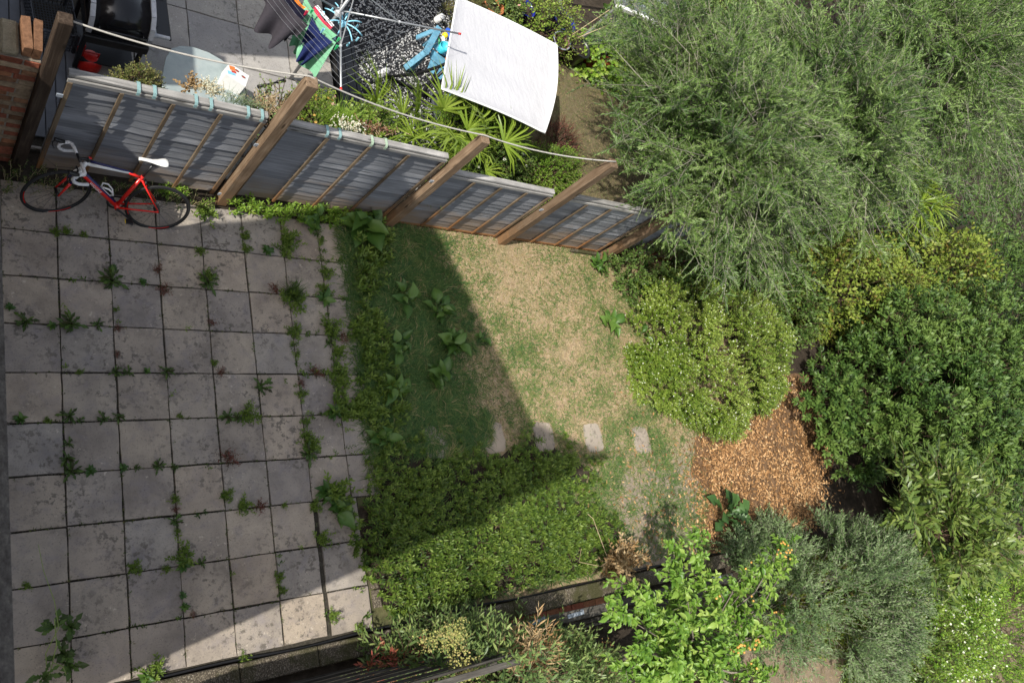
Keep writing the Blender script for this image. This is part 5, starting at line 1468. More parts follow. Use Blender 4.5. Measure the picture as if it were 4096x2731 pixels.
# ------------------------------------------------------------------ weeds in the patio joints
ORD = ['first', 'second', 'third', 'fourth', 'fifth', 'sixth', 'seventh', 'eighth', 'ninth', 'tenth', 'eleventh']
def weed_mesh(kind, r_, seed):
    global rng
    sv = rng; rng = np.random.default_rng(seed)
    up = lambda n: np.tile([0, 0, 1.], (n, 1)) + rng.normal(0, .15, (n, 3))
    if kind == 'rosette':
        n = 22; a = np.arange(n) * 2.4 + rng.uniform(-.5, .5, n); el = rng.uniform(.08, .9, n); D = np.stack([np.cos(a) * np.cos(el), np.sin(a) * np.cos(el), np.sin(el)], 1)
        L = r_ * rng.uniform(.35, 1.1, n); g = leaves_geo('jagged', np.zeros((n, 3)) + [0, 0, .01] + rng.normal(0, .012, (n, 3)) * [1, 1, 0], D, up(n), L, L * rng.uniform(.10, .17, n), np.clip(rng.normal(.45, .25, n), 0, 1)); mat = 'leaf_weed'
    elif kind == 'bushy':
        n = 26; D = nrm(np.column_stack([rng.normal(0, .6, n), rng.normal(0, .6, n), np.ones(n)])); B = np.column_stack([rng.normal(0, r_ * .28, n), rng.normal(0, r_ * .28, n), np.full(n, .005)])
        g, (a_, m_, e_) = shoots(B, D, np.full(n, r_ * .85), 9, 'lance', r_ * .34, .19, 60, .15, .15, rng.uniform(.35, .8, n), .2, .8); mat = 'leaf_cover'
    elif kind == 'fine':
        n = 34; D = nrm(np.column_stack([rng.normal(0, 1, n), rng.normal(0, 1, n), np.full(n, .6)])); B = np.column_stack([rng.normal(0, r_ * .25, n), rng.normal(0, r_ * .25, n), np.full(n, .005)])
        g, _ = shoots(B, D, np.full(n, r_ * .75), 9, 'simple', r_ * .16, .3, 65, .1, .1, rng.uniform(.1, .8, n), .3, .8); mat = 'leaf_red'
    elif kind == 'tuft':
        n = 160; a = rng.uniform(0, 6.28, n); el = rng.uniform(.5, 1.4, n); D = np.stack([np.cos(a) * np.cos(el), np.sin(a) * np.cos(el), np.sin(el)], 1)
        g = leaves_geo('blade', np.column_stack([rng.normal(0, r_ * .1, n), rng.normal(0, r_ * .1, n), np.zeros(n)]), D, up(n), r_ * rng.uniform(.6, 1.2, n), np.full(n, .0022), rng.uniform(.2, .7, n)); mat = 'leaf_weed'
    else:
        n = 9; a = np.arange(n) * 2.4; el = rng.uniform(.15, .7, n); D = np.stack([np.cos(a) * np.cos(el), np.sin(a) * np.cos(el), np.sin(el)], 1)
        L = r_ * rng.uniform(.65, 1.1, n); g = leaves_geo('broad', np.zeros((n, 3)) + [0, 0, .015], D, up(n), L, L * .24, np.clip(rng.normal(.45, .2, n), 0, 1)); mat = 'leaf_dock'
    rng = sv
    return np_mesh('weed', *g, [M[mat]])
WM = {k: [weed_mesh(k, .15, 100 + 7 * i + len(k)) for i in range(3)] for k in ('rosette', 'bushy', 'fine', 'tuft', 'broad')}
weeds = [(465, 490, 32, 'bushy'), (125, 535, 15, 'bushy'), (150, 536, 16, 'bushy'), (190, 541, 11, 'bushy'), (562, 545, 13, 'bushy'), (563, 575, 14, 'bushy'), (655, 555, 30, 'bushy'), (652, 580, 24, 'bushy'), (610, 580, 20, 'broad'), (457, 580, 15, 'bushy'), (735, 557, 9, 'bushy'),
 (255, 650, 46, 'rosette'), (258, 618, 14, 'broad'), (362, 622, 17, 'fine'), (375, 668, 22, 'fine'), (325, 650, 14, 'broad'), (475, 655, 36, 'rosette'), (475, 640, 22, 'bushy'), (668, 690, 34, 'bushy'), (665, 680, 44, 'tuft'), (630, 665, 18, 'fine'), (745, 632, 18, 'bushy'), (740, 690, 27, 'broad'), (738, 664, 14, 'bushy'),
 (55, 742, 32, 'rosette'), (118, 750, 16, 'broad'), (162, 748, 44, 'rosette'), (222, 748, 19, 'rosette'), (20, 708, 17, 'broad'), (270, 756, 13, 'fine'), (485, 742, 13, 'fine'), (673, 765, 19, 'bushy'), (757, 758, 27, 'bushy'), (752, 790, 18, 'rosette'), (772, 812, 22, 'bushy'), (680, 816, 9, 'bushy'),
 (262, 856, 21, 'rosette'), (292, 857, 18, 'rosette'), (335, 855, 12, 'broad'), (380, 855, 24, 'rosette'), (180, 857, 9, 'bushy'), (266, 815, 12, 'fine'), (490, 836, 10, 'bushy'), (507, 857, 15, 'fine'), (596, 890, 28, 'rosette'), (690, 907, 14, 'bushy'), (722, 858, 20, 'fine'), (770, 858, 30, 'bushy'), (775, 890, 24, 'bushy'), (690, 880, 12, 'fine'),
 (45, 965, 22, 'broad'), (107, 966, 10, 'bushy'), (155, 958, 27, 'rosette'), (235, 963, 21, 'rosette'), (270, 960, 21, 'rosette'), (182, 967, 14, 'rosette'), (520, 958, 26, 'rosette'), (567, 957, 28, 'bushy'), (410, 957, 9, 'bushy'), (545, 962, 20, 'rosette'),
 (155, 1020, 18, 'rosette'), (152, 1055, 28, 'rosette'), (160, 1085, 36, 'rosette'), (205, 1082, 20, 'broad'), (360, 1073, 24, 'rosette'), (522, 1055, 28, 'fine'), (705, 1045, 34, 'rosette'), (702, 1005, 22, 'bushy'), (280, 1077, 14, 'broad'), (312, 1076, 13, 'rosette'), (400, 1075, 13, 'rosette'), (712, 1025, 24, 'bushy'),
 (785, 945, 34, 'bushy'), (825, 945, 32, 'bushy'), (760, 950, 26, 'broad'), (400, 1148, 15, 'bushy'), (402, 1170, 13, 'fine'), (518, 1140, 18, 'bushy'), (555, 1163, 24, 'bushy'), (595, 1163, 20, 'fine'), (650, 1161, 9, 'bushy'), (398, 1198, 22, 'rosette'), (405, 1220, 10, 'bushy'),
 (765, 1135, 42, 'bushy'), (775, 1165, 30, 'broad'), (745, 1130, 28, 'broad'), (720, 1165, 17, 'bushy'), (735, 1240, 24, 'bushy'), (307, 1306, 20, 'bushy'), (420, 1280, 32, 'bushy'), (418, 1300, 22, 'broad'), (460, 1292, 16, 'rosette'), (380, 1307, 13, 'bushy'), (638, 1324, 15, 'bushy'), (645, 1356, 13, 'bushy'), (418, 1368, 13, 'broad'), (420, 1393, 15, 'broad'), (442, 1410, 11, 'fine'),
 (760, 1415, 18, 'bushy'), (822, 1440, 14, 'bushy'), (60, 1345, 14, 'bushy'), (350, 1545, 34, 'bushy'), (330, 1555, 26, 'broad'), (555, 1514, 16, 'bushy'), (155, 1440, 22, 'rosette'), (150, 1520, 22, 'rosette'), (815, 770, 15, 'bushy'), (700, 970, 13, 'bushy'), (785, 780, 16, 'fine')]
KINDW = {'rosette': ('jagged rosette weed',), 'bushy': ('bushy green weed',), 'fine': ('reddish fine weed',), 'tuft': ('wispy grass tuft',), 'broad': ('broad leaved weed',)}
used = {}
for px, py, r_, kd in weeds:
    w = P(px, py); sc_ = np.linalg.norm(P(px + r_, py) - w) / .15
    o = bpy.data.objects.new('weed', rnd.choice(WM[kd])); COL.objects.link(o)
    o.location = (w[0], w[1], .022); o.scale = (sc_, sc_, sc_ * rnd.uniform(.85, 1.15)); o.rotation_euler = (0, 0, rnd.uniform(0, 6.28))
    row = min(10, max(0, round(-w[1] / SY))); colm = min(9, max(0, int(w[0] / S)))
    size = 'large' if r_ > 27 else ('tiny' if r_ < 12 else 'medium')
    lb = f"{size} {KINDW[kd][0]}, {ORD[row]} joint row from the fence, {ORD[colm]} slab from the house"
    k = used.get(lb, 0); used[lb] = k + 1
    if k == 1: lb = lb.replace(KINDW[kd][0], 'second ' + KINDW[kd][0])
    elif k > 1: lb = lb.replace(KINDW[kd][0], ORD[k] + ' ' + KINDW[kd][0])
    tag(o, lb, 'weed', 'weeds in the patio joints')
# thin tall weed with feathery leaves at the lower left
tw = empty('tall_weed', tuple(P(140, 1490)), 'tall wispy pale stemmed weed at the lower left of the patio', 'weed')
mb = MB(); o0 = Vector(P(140, 1490))
for pts in ([(110, 1568, 0), (105, 1500, .3), (135, 1440, .6), (125, 1380, .9), (100, 1310, 1.1), (88, 1250, 1.25)], [(110, 1568, 0), (130, 1480, .4), (125, 1420, .6)], [(160, 1568, 0), (145, 1530, .4), (120, 1520, .5)]):
    mb.tube([Vector(P(*q)) - o0 for q in pts], [.005 - .0006 * i for i in range(len(pts))], 6)
mb.smooth = True; mb.build('stem', M['leaf_lime'] if False else plain('pale_green_stem', (.20, .26, .07), .6, .3), tw)
gl = []
for (x_, y_, z_, sd) in ((125, 1440, .25, 1), (160, 1440, .2, 2), (140, 1500, .2, 3), (160, 1530, .15, 4), (100, 1550, .3, 5)):
    n = 12; c_ = P(x_, y_, z_) - P(140, 1490); D = rand_dir(n, -.1)
    gl.append(leaves_geo('jagged', np.tile(c_, (n, 1)), D, np.tile([0, 0, 1.], (n, 1)), rng.uniform(.08, .17, n), rng.uniform(.018, .03, n), rng.uniform(.2, .8, n)))
put('foliage', join_geo(gl), M['leaf_weed'], tw)

n = 2600; jl = []
hor = rng.random(n) < .5; x_ = rng.uniform(0, 3.9, n); y_ = rng.uniform(-5.0, 0, n)
xy = np.where(hor[:, None], np.stack([x_, -SY * rng.integers(1, 10, n)], 1), np.stack([.5 * rng.integers(0, 8, n), y_], 1)) + rng.normal(0, .006, (n, 2))
xy = xy[(rng.random(n) < np.clip(.42 + .5 * vnoise(xy, 2.3, 77), .03, 1)) & ((xy[:, 0] < 3.5) | (xy[:, 1] > -3.5))]; n = len(xy)
B = np.column_stack([xy, np.full(n, .012)]); D = nrm(np.column_stack([rng.normal(0, .9, n), rng.normal(0, .9, n), np.ones(n)]))
lf, st = shoots(B, D, rng.uniform(.012, .05, n), 6, 'simple', .018, .32, 65, .1, .1, np.clip(rng.normal(.4, .25, n), 0, 1), .3)
n = 2600
hor = rng.random(n) < .5; x_ = rng.uniform(.3, 3.9, n) ** 1.0; y_ = rng.uniform(-5.0, -.1, n)
xy2 = np.where(hor[:, None], np.stack([x_, -SY * rng.integers(1, 10, n)], 1), np.stack([.5 * rng.integers(1, 8, n), y_], 1)) + rng.normal(0, .016, (n, 2))
pr_ = np.clip((xy2[:, 0] - 1.2) / 3.2, .04, .9) * np.clip(.25 + 1.0 * vnoise(xy2, 2.0, 123), 0, 1) * np.clip(1.35 + xy2[:, 1] * .22, .15, 1)
xy2 = xy2[(rng.random(n) < pr_) & ((xy2[:, 0] < 3.5) | (xy2[:, 1] > -3.5))]; n = len(xy2)
D = nrm(np.column_stack([rng.normal(0, .8, n), rng.normal(0, .8, n), np.ones(n)]))
lf2, st2 = shoots(np.column_stack([xy2, np.full(n, .015)]), D, rng.uniform(.05, .15, n), 9, 'lance', .04, .19, 62, .15, .15, np.clip(rng.normal(.5, .22, n), 0, 1), .25, .8)
tag(put('joint_weeds', lf2, M['leaf_cover'], None), kind='stuff')
M['leaf_moss'] = leaf_mat('joint_moss', [(.03, .035, .012), (.05, .07, .018), (.09, .13, .03), (.16, .12, .05)], .7, .2, .1)
tag(put('joint_moss', lf, M['leaf_moss'], None), kind='stuff')
cg = chips('g', 9000, (0, 1), (0, 1), .0, (None, None), .0045, .35)
for g_, nm, c_ in zip(cg, ('dark_grit', 'pale_grit'), ((.05, .045, .038), (.36, .33, .28))):
    V = g_[0].reshape(-1, 5, 3); k = len(V); cen = V.mean(1, keepdims=True)
    hor = rng.random(k) < .5
    new = np.where(hor[:, None], np.stack([rng.uniform(-.1, 3.9, k), -SY * rng.integers(1, 10, k)], 1), np.stack([.5 * rng.integers(0, 8, k), rng.uniform(-5.0, 0, k)], 1)) + rng.normal(0, .006, (k, 2))
    V = V - cen + np.column_stack([new, np.full(k, .006)])[:, None, :]
    tag(put(nm, (V.reshape(-1, 3), g_[1], g_[2]), plain(nm, c_, .9, .2, 0, .3, 50), None), kind='stuff')

# broad-leaved dock plants: each leaf its own part
def dock_me(seed):
    tv, tf = TEMPL['broad']; r_ = np.random.default_rng(seed)
    V = tv.copy(); V[:, 1] *= r_.uniform(.24, .36); V[:, 2] *= r_.uniform(.8, 1.8); V[:, 2] *= 1.0
    V = np.vstack([V, [[-.22, .012, .0], [-.22, -.012, 0], [0, .016, 0], [0, -.016, 0]]]); F = np.vstack([tf, [[14, 15, 17], [14, 17, 16]]])
    return np_mesh('leaf', V, F, np.clip(r_.uniform(.35, .8) + .25 * (np.abs(V[:, 1]) < .01) - .06, 0, 1), [M['leaf_dock']], True)
dock_leaves = [dock_me(s) for s in range(6)]
def dock(name, c, r_, n, label, el=(.25, .9), cat='plant', group=None, mats=dock_leaves):
    t = empty(name, (c[0], c[1], 0), label, cat, group)
    for i in range(int(n * 2.1)):
        o = bpy.data.objects.new('leaf', rnd.choice(mats)); COL.objects.link(o); o.parent = t
        a = i * 2.4 + rnd.uniform(-.6, .6); e = min(1.3, rnd.uniform(*el) + .25 * (i % 3 == 0)); s = r_ * rnd.uniform(.32, .85)
        o.scale = (s, s * rnd.uniform(.85, 1.2), s); o.rotation_euler = (rnd.uniform(-.5, .5), -e, a)
        o.location = (.2 * s * math.cos(a) + rnd.uniform(-.3, .3) * r_, .2 * s * math.sin(a) + rnd.uniform(-.3, .3) * r_, .03 + .12 * s * math.sin(e) + .006 * i)
    return t
dk = [((830, 520), .42, 9, 'large dark dock plant at the foot of the brown post where patio meets lawn'), ((715, 520), .30, 6, 'dock plant with shiny leaves among the yellow-green weeds by the fence'), ((1000, 720), .26, 8, 'dense primrose clump in the shaded lawn, topmost of the leaf clumps'), ((1025, 790), .28, 12, 'dense primrose clump in the shaded lawn, just above the long leaved one'), ((1040, 800), .2, 8, 'small pale leaved clump at the shadow edge'),
  ((990, 862), .36, 9, 'long leaved foxglove rosette in the shaded lawn'), ((900, 905), .30, 6, 'leafy dock by the patio edge beside the white flowered weed'), ((925, 690), .30, 6, 'sparse dock with few leaves high in the long grass'), ((915, 800), .30, 4, 'single large leaved dock in the middle of the long grass'), ((1100, 785), .18, 4, 'little dock on the sunlit side of the shadow edge'),
  ((1393, 745), .28, 6, 'bright green dock alone in the dry sunlit grass'), ((1360, 612), .22, 9, 'bright green dock against the sunny fence foot'), ((1470, 625), .2, 7, 'dock beside the red pipe under the olive tree'), ((1470, 770), .2, 6, 'light green dock touching the flowering shrub'), ((1525, 850), .2, 6, 'light green dock below the flowering shrub edge'), ((870, 1010), .26, 5, 'dock at the top corner of the leafy ground cover'), ((770, 1175), .3, 5, 'pale dock spreading over the patio slabs at the bed edge')]
for (px, py), r_, n, lb in dk: dock('dock_plant', P(px, py), r_, n, lb, group='broad leaved plants in the lawn')
# lobed leaf plant on the mulch
ar = empty('lobed_plant', tuple(P(1650, 1185)), 'dark green plant with large lobed leaves on the orange leaf litter', 'plant')
lob = []
for s in range(3):
    tv, tf = TEMPL['jagged']; V = tv.copy(); V[:, 1] *= .30; V[:, 2] *= 1.2
    lob.append(np_mesh('leaf', V, tf, np.full(len(V), .25 + .18 * s), [leaf_mat('lobed_leaf', [(.025, .065, .018), (.05, .11, .028), (.09, .165, .045)], .45, .4, .15)], True))
for i in range(16):
    o = bpy.data.objects.new('leaf', lob[i % 3]); COL.objects.link(o); o.parent = ar
    a = i * 2.4; e = rnd.uniform(.1, 1.0); s = rnd.uniform(.24, .42); o.scale = (s, s, s); o.rotation_euler = (rnd.uniform(-.2, .2), -e, a); o.location = (.1 * math.cos(a), .1 * math.sin(a), .05 + .25 * math.sin(e))

# ------------------------------------------------------------------ trees
def fine_tree(name, label, base, c, rad, nbr, ntw, nleaf, ll, lw, mat, seed, group='trees beyond the fence', twl=.36, droop=.22, twig='twig', trunk_r=.09, zmin=-.25, lean_kind='simple', limb_r=.013):
    """an olive-like crown: limbs arch out of the trunk, twigs along the limbs, leaves along the twigs"""
    t = empty(name, base, label, 'tree', group)
    base = np.array(base, float); c = np.array(c, float) - base; rad = np.array(rad, float)
    heart = np.array([c[0], c[1], c[2] - rad[2] * .25])
    mb = MB(); mb.smooth = True
    mb.tube([(0, 0, 0), tuple(heart * .5 + rng.normal(0, .05, 3)), tuple(heart)], [trunk_r, trunk_r * .8, trunk_r * .6], 10); mb.build('trunk', M['bark'], t)
    d = rand_dir(nbr, zmin)
    d[:, 2] += .1; d = nrm(d)
    tip = c + d * rad * (1 + .20 * vnoise(d, 3.0, seed))[:, None] * rng.uniform(.45, 1.04, nbr)[:, None]
    mid = heart * .45 + tip * .55 + np.array([0, 0, .22 * rad[2]]) + rng.normal(0, .08, (nbr, 3)) * rad
    lim = [stems_geo(np.tile(heart, (nbr, 1)), mid, tip, np.full(nbr, limb_r), np.full(nbr, limb_r * .25))]
    # twigs spring from the outer two thirds of each limb
    s = rng.uniform(.28, 1.0, (nbr, ntw)) ** .8
    q = lambda t_: ((1 - t_) ** 2)[..., None] * heart + (2 * t_ * (1 - t_))[..., None] * mid[:, None] + (t_ ** 2)[..., None] * tip[:, None]
    B = q(s).reshape(-1, 3); tang = nrm((q(s + .02) - q(s - .02)).reshape(-1, 3))
    outw = nrm((B - heart) / rad)
    n = len(B)
    D = nrm(tang * .55 + outw * .35 + rng.normal(0, .62, (n, 3)) + np.array([0, 0, .2]))
    clump = np.repeat(rng.normal(0, .13, nbr), ntw)
    ti = np.clip(.42 + .22 * vnoise(B, 1.3, seed + 3) + clump + rng.normal(0, .08, n), .05, .95)
    lf, (a, m_, e) = shoots(B, D, twl * rng.uniform(.5, 1.3, n), nleaf, lean_kind, ll, lw, 46, droop, .06, ti, .3, .55, True)
    put('crown', lf, M[mat], t)
    lim.append(stems_geo(a, m_, e, np.full(n, .0034), np.full(n, .0014)))
    put('branches', join_geo(lim), M[twig], t)
    return t
fine_tree('olive_tree', 'large grey-green olive tree spreading over the end of the panel fence', (9.2, 1.05, 0), (9.2, 1.05, 2.35), (2.55, 2.6, 1.8), 440, 26, 20, .070, .13, 'leaf_olive', 3)
fine_tree('olive_tree', 'second silvery olive crown at the right edge of the photo behind the larger one', (13.0, 2.2, 0), (13.0, 2.2, 2.5), (3.0, 2.8, 1.9), 330, 20, 17, .088, .125, 'leaf_olive', 9)
fine_tree('olive_tree', 'far olive crown in the top right corner of the photo', (19.5, 5.6, 0), (19.5, 5.6, 2.8), (5.2, 4.6, 2.4), 320, 17, 15, .13, .125, 'leaf_olive', 15, twl=.7)
dome_shrub('olive_shrub', 'dense grey-green olive shrub between the fruit tree and the dark laurel', 'shrub', (11.5, -6.1), (1.9, 1.25, 2.3), 3000, dict(nl=16, kind='simple', ll=.078, lw=.15, ang=56, droop=.08, t0=.08, tvar=.28, updir=.6), 'leaf_olive2', 'twig', seed=21, L=.34, inner=.5, lump=.42, lumps=3.5, spread=.9, up=.3, zmin=.0, clumps=46, cr=.42, fill=.2, twig_r=.0035, group='shrubs along the near boundary')

dome_shrub('greenhouse_shrub', 'green shrub behind the greenhouse at the top edge of the photo', 'shrub', tuple(P(1690, 8, .3)[:2]), (1.7, 1.3, 1.1), 900, dict(nl=10, kind='lance', ll=.08, lw=.25, ang=58, droop=.05, t0=.15, tvar=.25, updir=.6), 'leaf_nandina', seed=17, L=.3, inner=.6, group='shrubs at the garden end')
# flowering bush
dome_shrub('flowering_bush', 'bright green rounded bush covered with tiny white flowers', 'bush', (10.7, -1.6), (1.95, 1.5, 1.4), 8200, dict(nl=14, kind='simple', ll=.048, lw=.25, ang=66, droop=.04, t0=.25, tvar=.25, updir=.7), 'leaf_myrtle',
    seed=5, flower=('flower_white', 3600, .012), L=.17, inner=.6, lump=.2, lumps=5.0, spread=.55, zmin=-.12, up=.3, clumps=120, cr=.26, fill=.14)
# dark laurel
def laurel(c, rad, nsh, label, seed, nobj=0, kind='laurel_shrub'):
    t = dome_shrub(kind, label, 'shrub', c, rad, nsh, dict(nl=11, kind='lance', ll=.14, lw=.20, ang=64, droop=.06, t0=.4, tvar=.2, updir=.55), 'leaf_laurel', seed=seed, L=.27, inner=.6, lump=.22, lumps=5.0, spread=.6, zmin=.16, up=.35, group='dark laurels', clumps=int(24 * rad[0] * rad[1]), cr=.40, fill=.16)
    return t
laurel((16.5, -2.9), (3.1, 2.1, 2.8), 4600, 'big dark glossy laurel right of the orange leaf litter', 7)
laurel((19.3, -2.6), (3.4, 2.6, 2.9), 3200, 'second dark laurel at the right edge of the photo', 8)
laurel((24.0, -1.0), (3.6, 3.2, 3.2), 1500, 'third dark laurel, furthest back along the right edge of the photo', 18)
laurel((17.5, -5.6), (2.0, 1.3, 1.8), 1100, 'lower dark laurel behind the long leaved cherry', 19)
def strew(par, mat, kind, n, ll, lw, c, rad, seed, zmin=.25, nm='leaf'):
    """the outermost large leaves, each one an object of its own"""
    mes = []
    tv, tf = TEMPL[kind]
    for s in range(6):
        V = tv.copy(); V[:, 1] *= lw; V[:, 2] *= lw if kind == 'lance' else 1.0
        mes.append(np_mesh('leaf', V, tf, np.full(len(V), .15 + .14 * s), [M[mat]], True))
    r_ = np.random.default_rng(seed)
    for i in range(n):
        z = r_.uniform(zmin, 1); a = r_.uniform(0, 6.283); q = math.sqrt(1 - z * z); d = np.array([q * math.cos(a), q * math.sin(a), z])
        f = 1 + .20 * float(vnoise(d[None], 4.0, seed)[0])
        o = bpy.data.objects.new(nm, mes[i % 6]); COL.objects.link(o); o.parent = par
        o.location = (d[0] * rad[0] * f + r_.normal(0, .05), d[1] * rad[1] * f + r_.normal(0, .05), d[2] * rad[2] * f + .1 + r_.normal(0, .04))
        s = ll * r_.uniform(.8, 1.25); o.scale = (s, s, s); o.rotation_euler = (r_.uniform(-.5, .5), -r_.uniform(-.3, .7), r_.uniform(0, 6.28))
dome_shrub('yellowing_shrub', 'yellow leaved shrub between the olive crown and the dark laurel', 'shrub', (16.0, -.1), (2.7, 1.15, 1.7), 1500, dict(nl=8, kind='lance', ll=.11, lw=.30, ang=60, droop=.05, t0=.2, tvar=.3, updir=.7), 'leaf_yellow', seed=12, L=.4, inner=.7, spread=.7, group='shrubs at the garden end')
dome_shrub('yellowing_shrub', 'yellow-green shrub at the far right edge beside a weathered post', 'shrub', (20.6, .5), (2.2, 1.2, 1.8), 900, dict(nl=8, kind='lance', ll=.13, lw=.30, ang=60, droop=.05, t0=.2, tvar=.3, updir=.7), 'leaf_yellow', seed=13, L=.45, inner=.7, group='shrubs at the garden end')
dome_shrub('dark_undershrub', 'dark leafy shrub under the olive branches at the fence end', 'shrub', (10.4, -.25), (1.5, .6, 1.0), 900, dict(nl=10, kind='lance', ll=.065, lw=.26, ang=58, droop=.05, t0=.15, tvar=.2, updir=.6), 'leaf_laurel', seed=14, L=.25, inner=.6, group='shrubs at the garden end')
dome_shrub('dark_undershrub', 'dim green shrub filling the gap behind the flowering bush', 'shrub', (13.6, -.4), (1.5, .9, 1.1), 900, dict(nl=10, kind='lance', ll=.085, lw=.24, ang=58, droop=.05, t0=.15, tvar=.2, updir=.6), 'leaf_laurel', seed=16, L=.3, inner=.6, group='shrubs at the garden end')
# long leaved cherry hanging over the laurel
fine_tree('cherry_tree', 'sparse cherry with long drooping leaves and reddish twigs in front of the laurel', (13.6, -5.6, 0), (13.4, -5.4, 2.1), (2.1, 1.3, 1.0), 60, 10, 10, .17, .17, 'leaf_cherry', 33, 'shrubs along the near boundary', .5, .3, 'twigbrown', .05, -.1, 'lance')
# fruit tree with yellow crab apples
def fruit_tree():
    base = np.array([7.0, -6.1, 0.0])
    t = empty('crab_apple_tree', tuple(base), 'lime green crab apple tree with clusters of yellow fruit overhanging the kerb', 'tree', 'trees along the near boundary')
    heart = np.array([0, 0, 1.3])
    mb = MB(); mb.smooth = True; mb.tube([(0, 0, 0), (.05, .03, .7), tuple(heart)], [.07, .055, .045], 10); mb.build('trunk', M['bark'], t)
    ends = []
    for (px, py, z) in ((1385, 1385, 2.0), (1420, 1330, 1.9), (1545, 1245, 2.0), (1590, 1220, 2.1), (1480, 1380, 2.2), (1640, 1330, 2.1), (1700, 1330, 2.1), (1760, 1290, 2.0), (1810, 1225, 2.1), (1830, 1260, 2.0), (1740, 1400, 2.2), (1800, 1440, 1.9), (1560, 1440, 2.4), (1460, 1480, 2.1),
                        (1640, 1420, 2.5), (1700, 1480, 2.4), (1540, 1530, 2.4), (1620, 1560, 2.4), (1750, 1540, 2.0), (1480, 1560, 2.0), (1420, 1540, 1.9), (1660, 1500, 2.6), (1580, 1380, 2.3), (1540, 1320, 2.1)):
        ends.append(P(px, py, z) - base)
    for i in range(16): ends.append(np.array([rng.uniform(-1.2, 1.2), rng.uniform(-1.5, .3), rng.uniform(1.3, 2.1)]))
    E_ = np.array(ends); n = len(E_); mid = heart * .5 + E_ * .5 + rng.normal(0, .1, (n, 3)) + [0, 0, .25]
    lim = [stems_geo(np.tile(heart, (n, 1)), mid, E_, np.full(n, .020), np.full(n, .006))]
    m_ = 24; s = rng.uniform(.38, 1.0, (n, m_)); q = lambda u: ((1 - u) ** 2)[..., None] * heart + (2 * u * (1 - u))[..., None] * mid[:, None] + (u ** 2)[..., None] * E_[:, None]
    B = q(s).reshape(-1, 3); tang = nrm((q(s + .02) - q(s - .02)).reshape(-1, 3)); k = len(B)
    D = nrm(tang * .6 + rng.normal(0, .6, (k, 3)) + [0, 0, .25])
    ti = np.clip(.5 + .2 * vnoise(B, 2, 3) + rng.normal(0, .15, k), 0, 1)
    lf, (a, mm, e) = shoots(B, D, .20 * rng.uniform(.5, 1.3, k), 9, 'broad', .092, .26, 60, .25, .15, ti, .22, .7)
    crown = put('crown', lf, M['leaf_apple'], t, True)
    lim.append(stems_geo(a, mm, e, np.full(k, .005), np.full(k, .003)))
    put('branches', join_geo(lim), M['bark'], t)
    mes = []
    tv, tf = TEMPL['broad']
    for s_ in range(6):
        V = tv.copy(); V[:, 1] *= .28; mes.append(np_mesh('leaf', V, tf, np.full(len(V), .12 + .15 * s_), [M['leaf_apple']], True))
    idx = rng.choice(k, 290, replace=False)
    for i in idx:
        o = bpy.data.objects.new('leaf', mes[i % 6]); COL.objects.link(o); o.parent = t
        o.location = tuple(e[i] + [0, 0, .015]); sc_ = .11 * rng.uniform(.8, 1.25); o.scale = (sc_, sc_, sc_); o.rotation_euler = (rng.uniform(-.5, .5), rng.uniform(-.3, .4), rng.uniform(0, 6.28))
    fr_ = MB(); fr_.smooth = True; fr_.sphere((0, 0, 0), .014, 8, 6); fme = bpy.data.meshes.new('fruit'); fme.from_pydata(fr_.v, [], fr_.f); fme.materials.append(M['berry'])
    for p_ in fme.polygons: p_.use_smooth = True
    for (px, py, z, c_) in ((1800, 1245, 2.15, 8), (1812, 1262, 2.12, 9), (1790, 1260, 2.1, 5), (1810, 1275, 2.1, 6), (1720, 1298, 2.1, 4), (1705, 1480, 2.55, 6), (1692, 1490, 2.55, 8), (1690, 1502, 2.55, 6), (1740, 1475, 2.45, 9), (1725, 1488, 2.5, 5), (1730, 1525, 2.4, 4), (1720, 1375, 2.2, 4), (1785, 1395, 2.0, 4), (1650, 1370, 2.3, 3)):
        for _ in range(max(2, int(c_ * .7))):
            o = bpy.data.objects.new('fruit', fme); COL.objects.link(o); o.parent = t
            o.location = tuple(P(px + rng.normal(0, 6), py + rng.normal(0, 6), z + .09 + rng.uniform(-.03, .05)) - base)
    return t
fruit_tree()
# nandinas with berry sprays, dead grass between them
def nandina(c, rad, n, label, seed, mat='leaf_nandina'):
    t = dome_shrub('nandina_shrub', label, 'shrub', c, rad, n, dict(nl=9, kind='lance', ll=.098, lw=.13, ang=55, droop=.12, t0=.15, tvar=.28, updir=.95), mat, seed=seed, L=.30, inner=.55, spread=.75, lump=.25, lumps=4, up=.35, zmin=.0, group='nandinas along the near fence')
    return t
n1 = nandina((4.25, -5.74), (.95, .60, 1.72), 1250, 'feathery green shrub with yellow-green berry sprays, left of the dead grass', 51)
n2 = nandina((5.5, -6.12), (.85, .62, 1.5), 900, 'blue-green feathery shrub with rusty flower sprays beside the fruit tree', 52)
def sprays(par, pts, mat, n, r_, nm, cnt):
    gl = []
    for p_ in pts:
        k = cnt; q_ = p_ + np.clip(rng.normal(0, 1, (k, 3)), -1.6, 1.6) * r_
        gl.append(leaves_geo('flower', q_, rand_dir(k), rand_dir(k, .2), rng.uniform(.007, .012, k), rng.uniform(.007, .012, k), rng.uniform(0, 1, k)))
    put(nm, join_geo(gl), M[mat], par, False, 'stuff')
b_ = np.array([4.25, -5.74, 0])
sprays(n1, [P(x, y, z) - b_ for x, y, z in ((1030, 1460, 1.72), (1050, 1445, 1.72), (1045, 1480, 1.7), (1060, 1520, 1.7), (1080, 1535, 1.65), (1070, 1550, 1.65), (985, 1470, 1.6))], 'seed_yellow', 0, np.array([.075, .06, .05]), 'berry_spray', 170)
b_ = np.array([5.5, -6.12, 0])
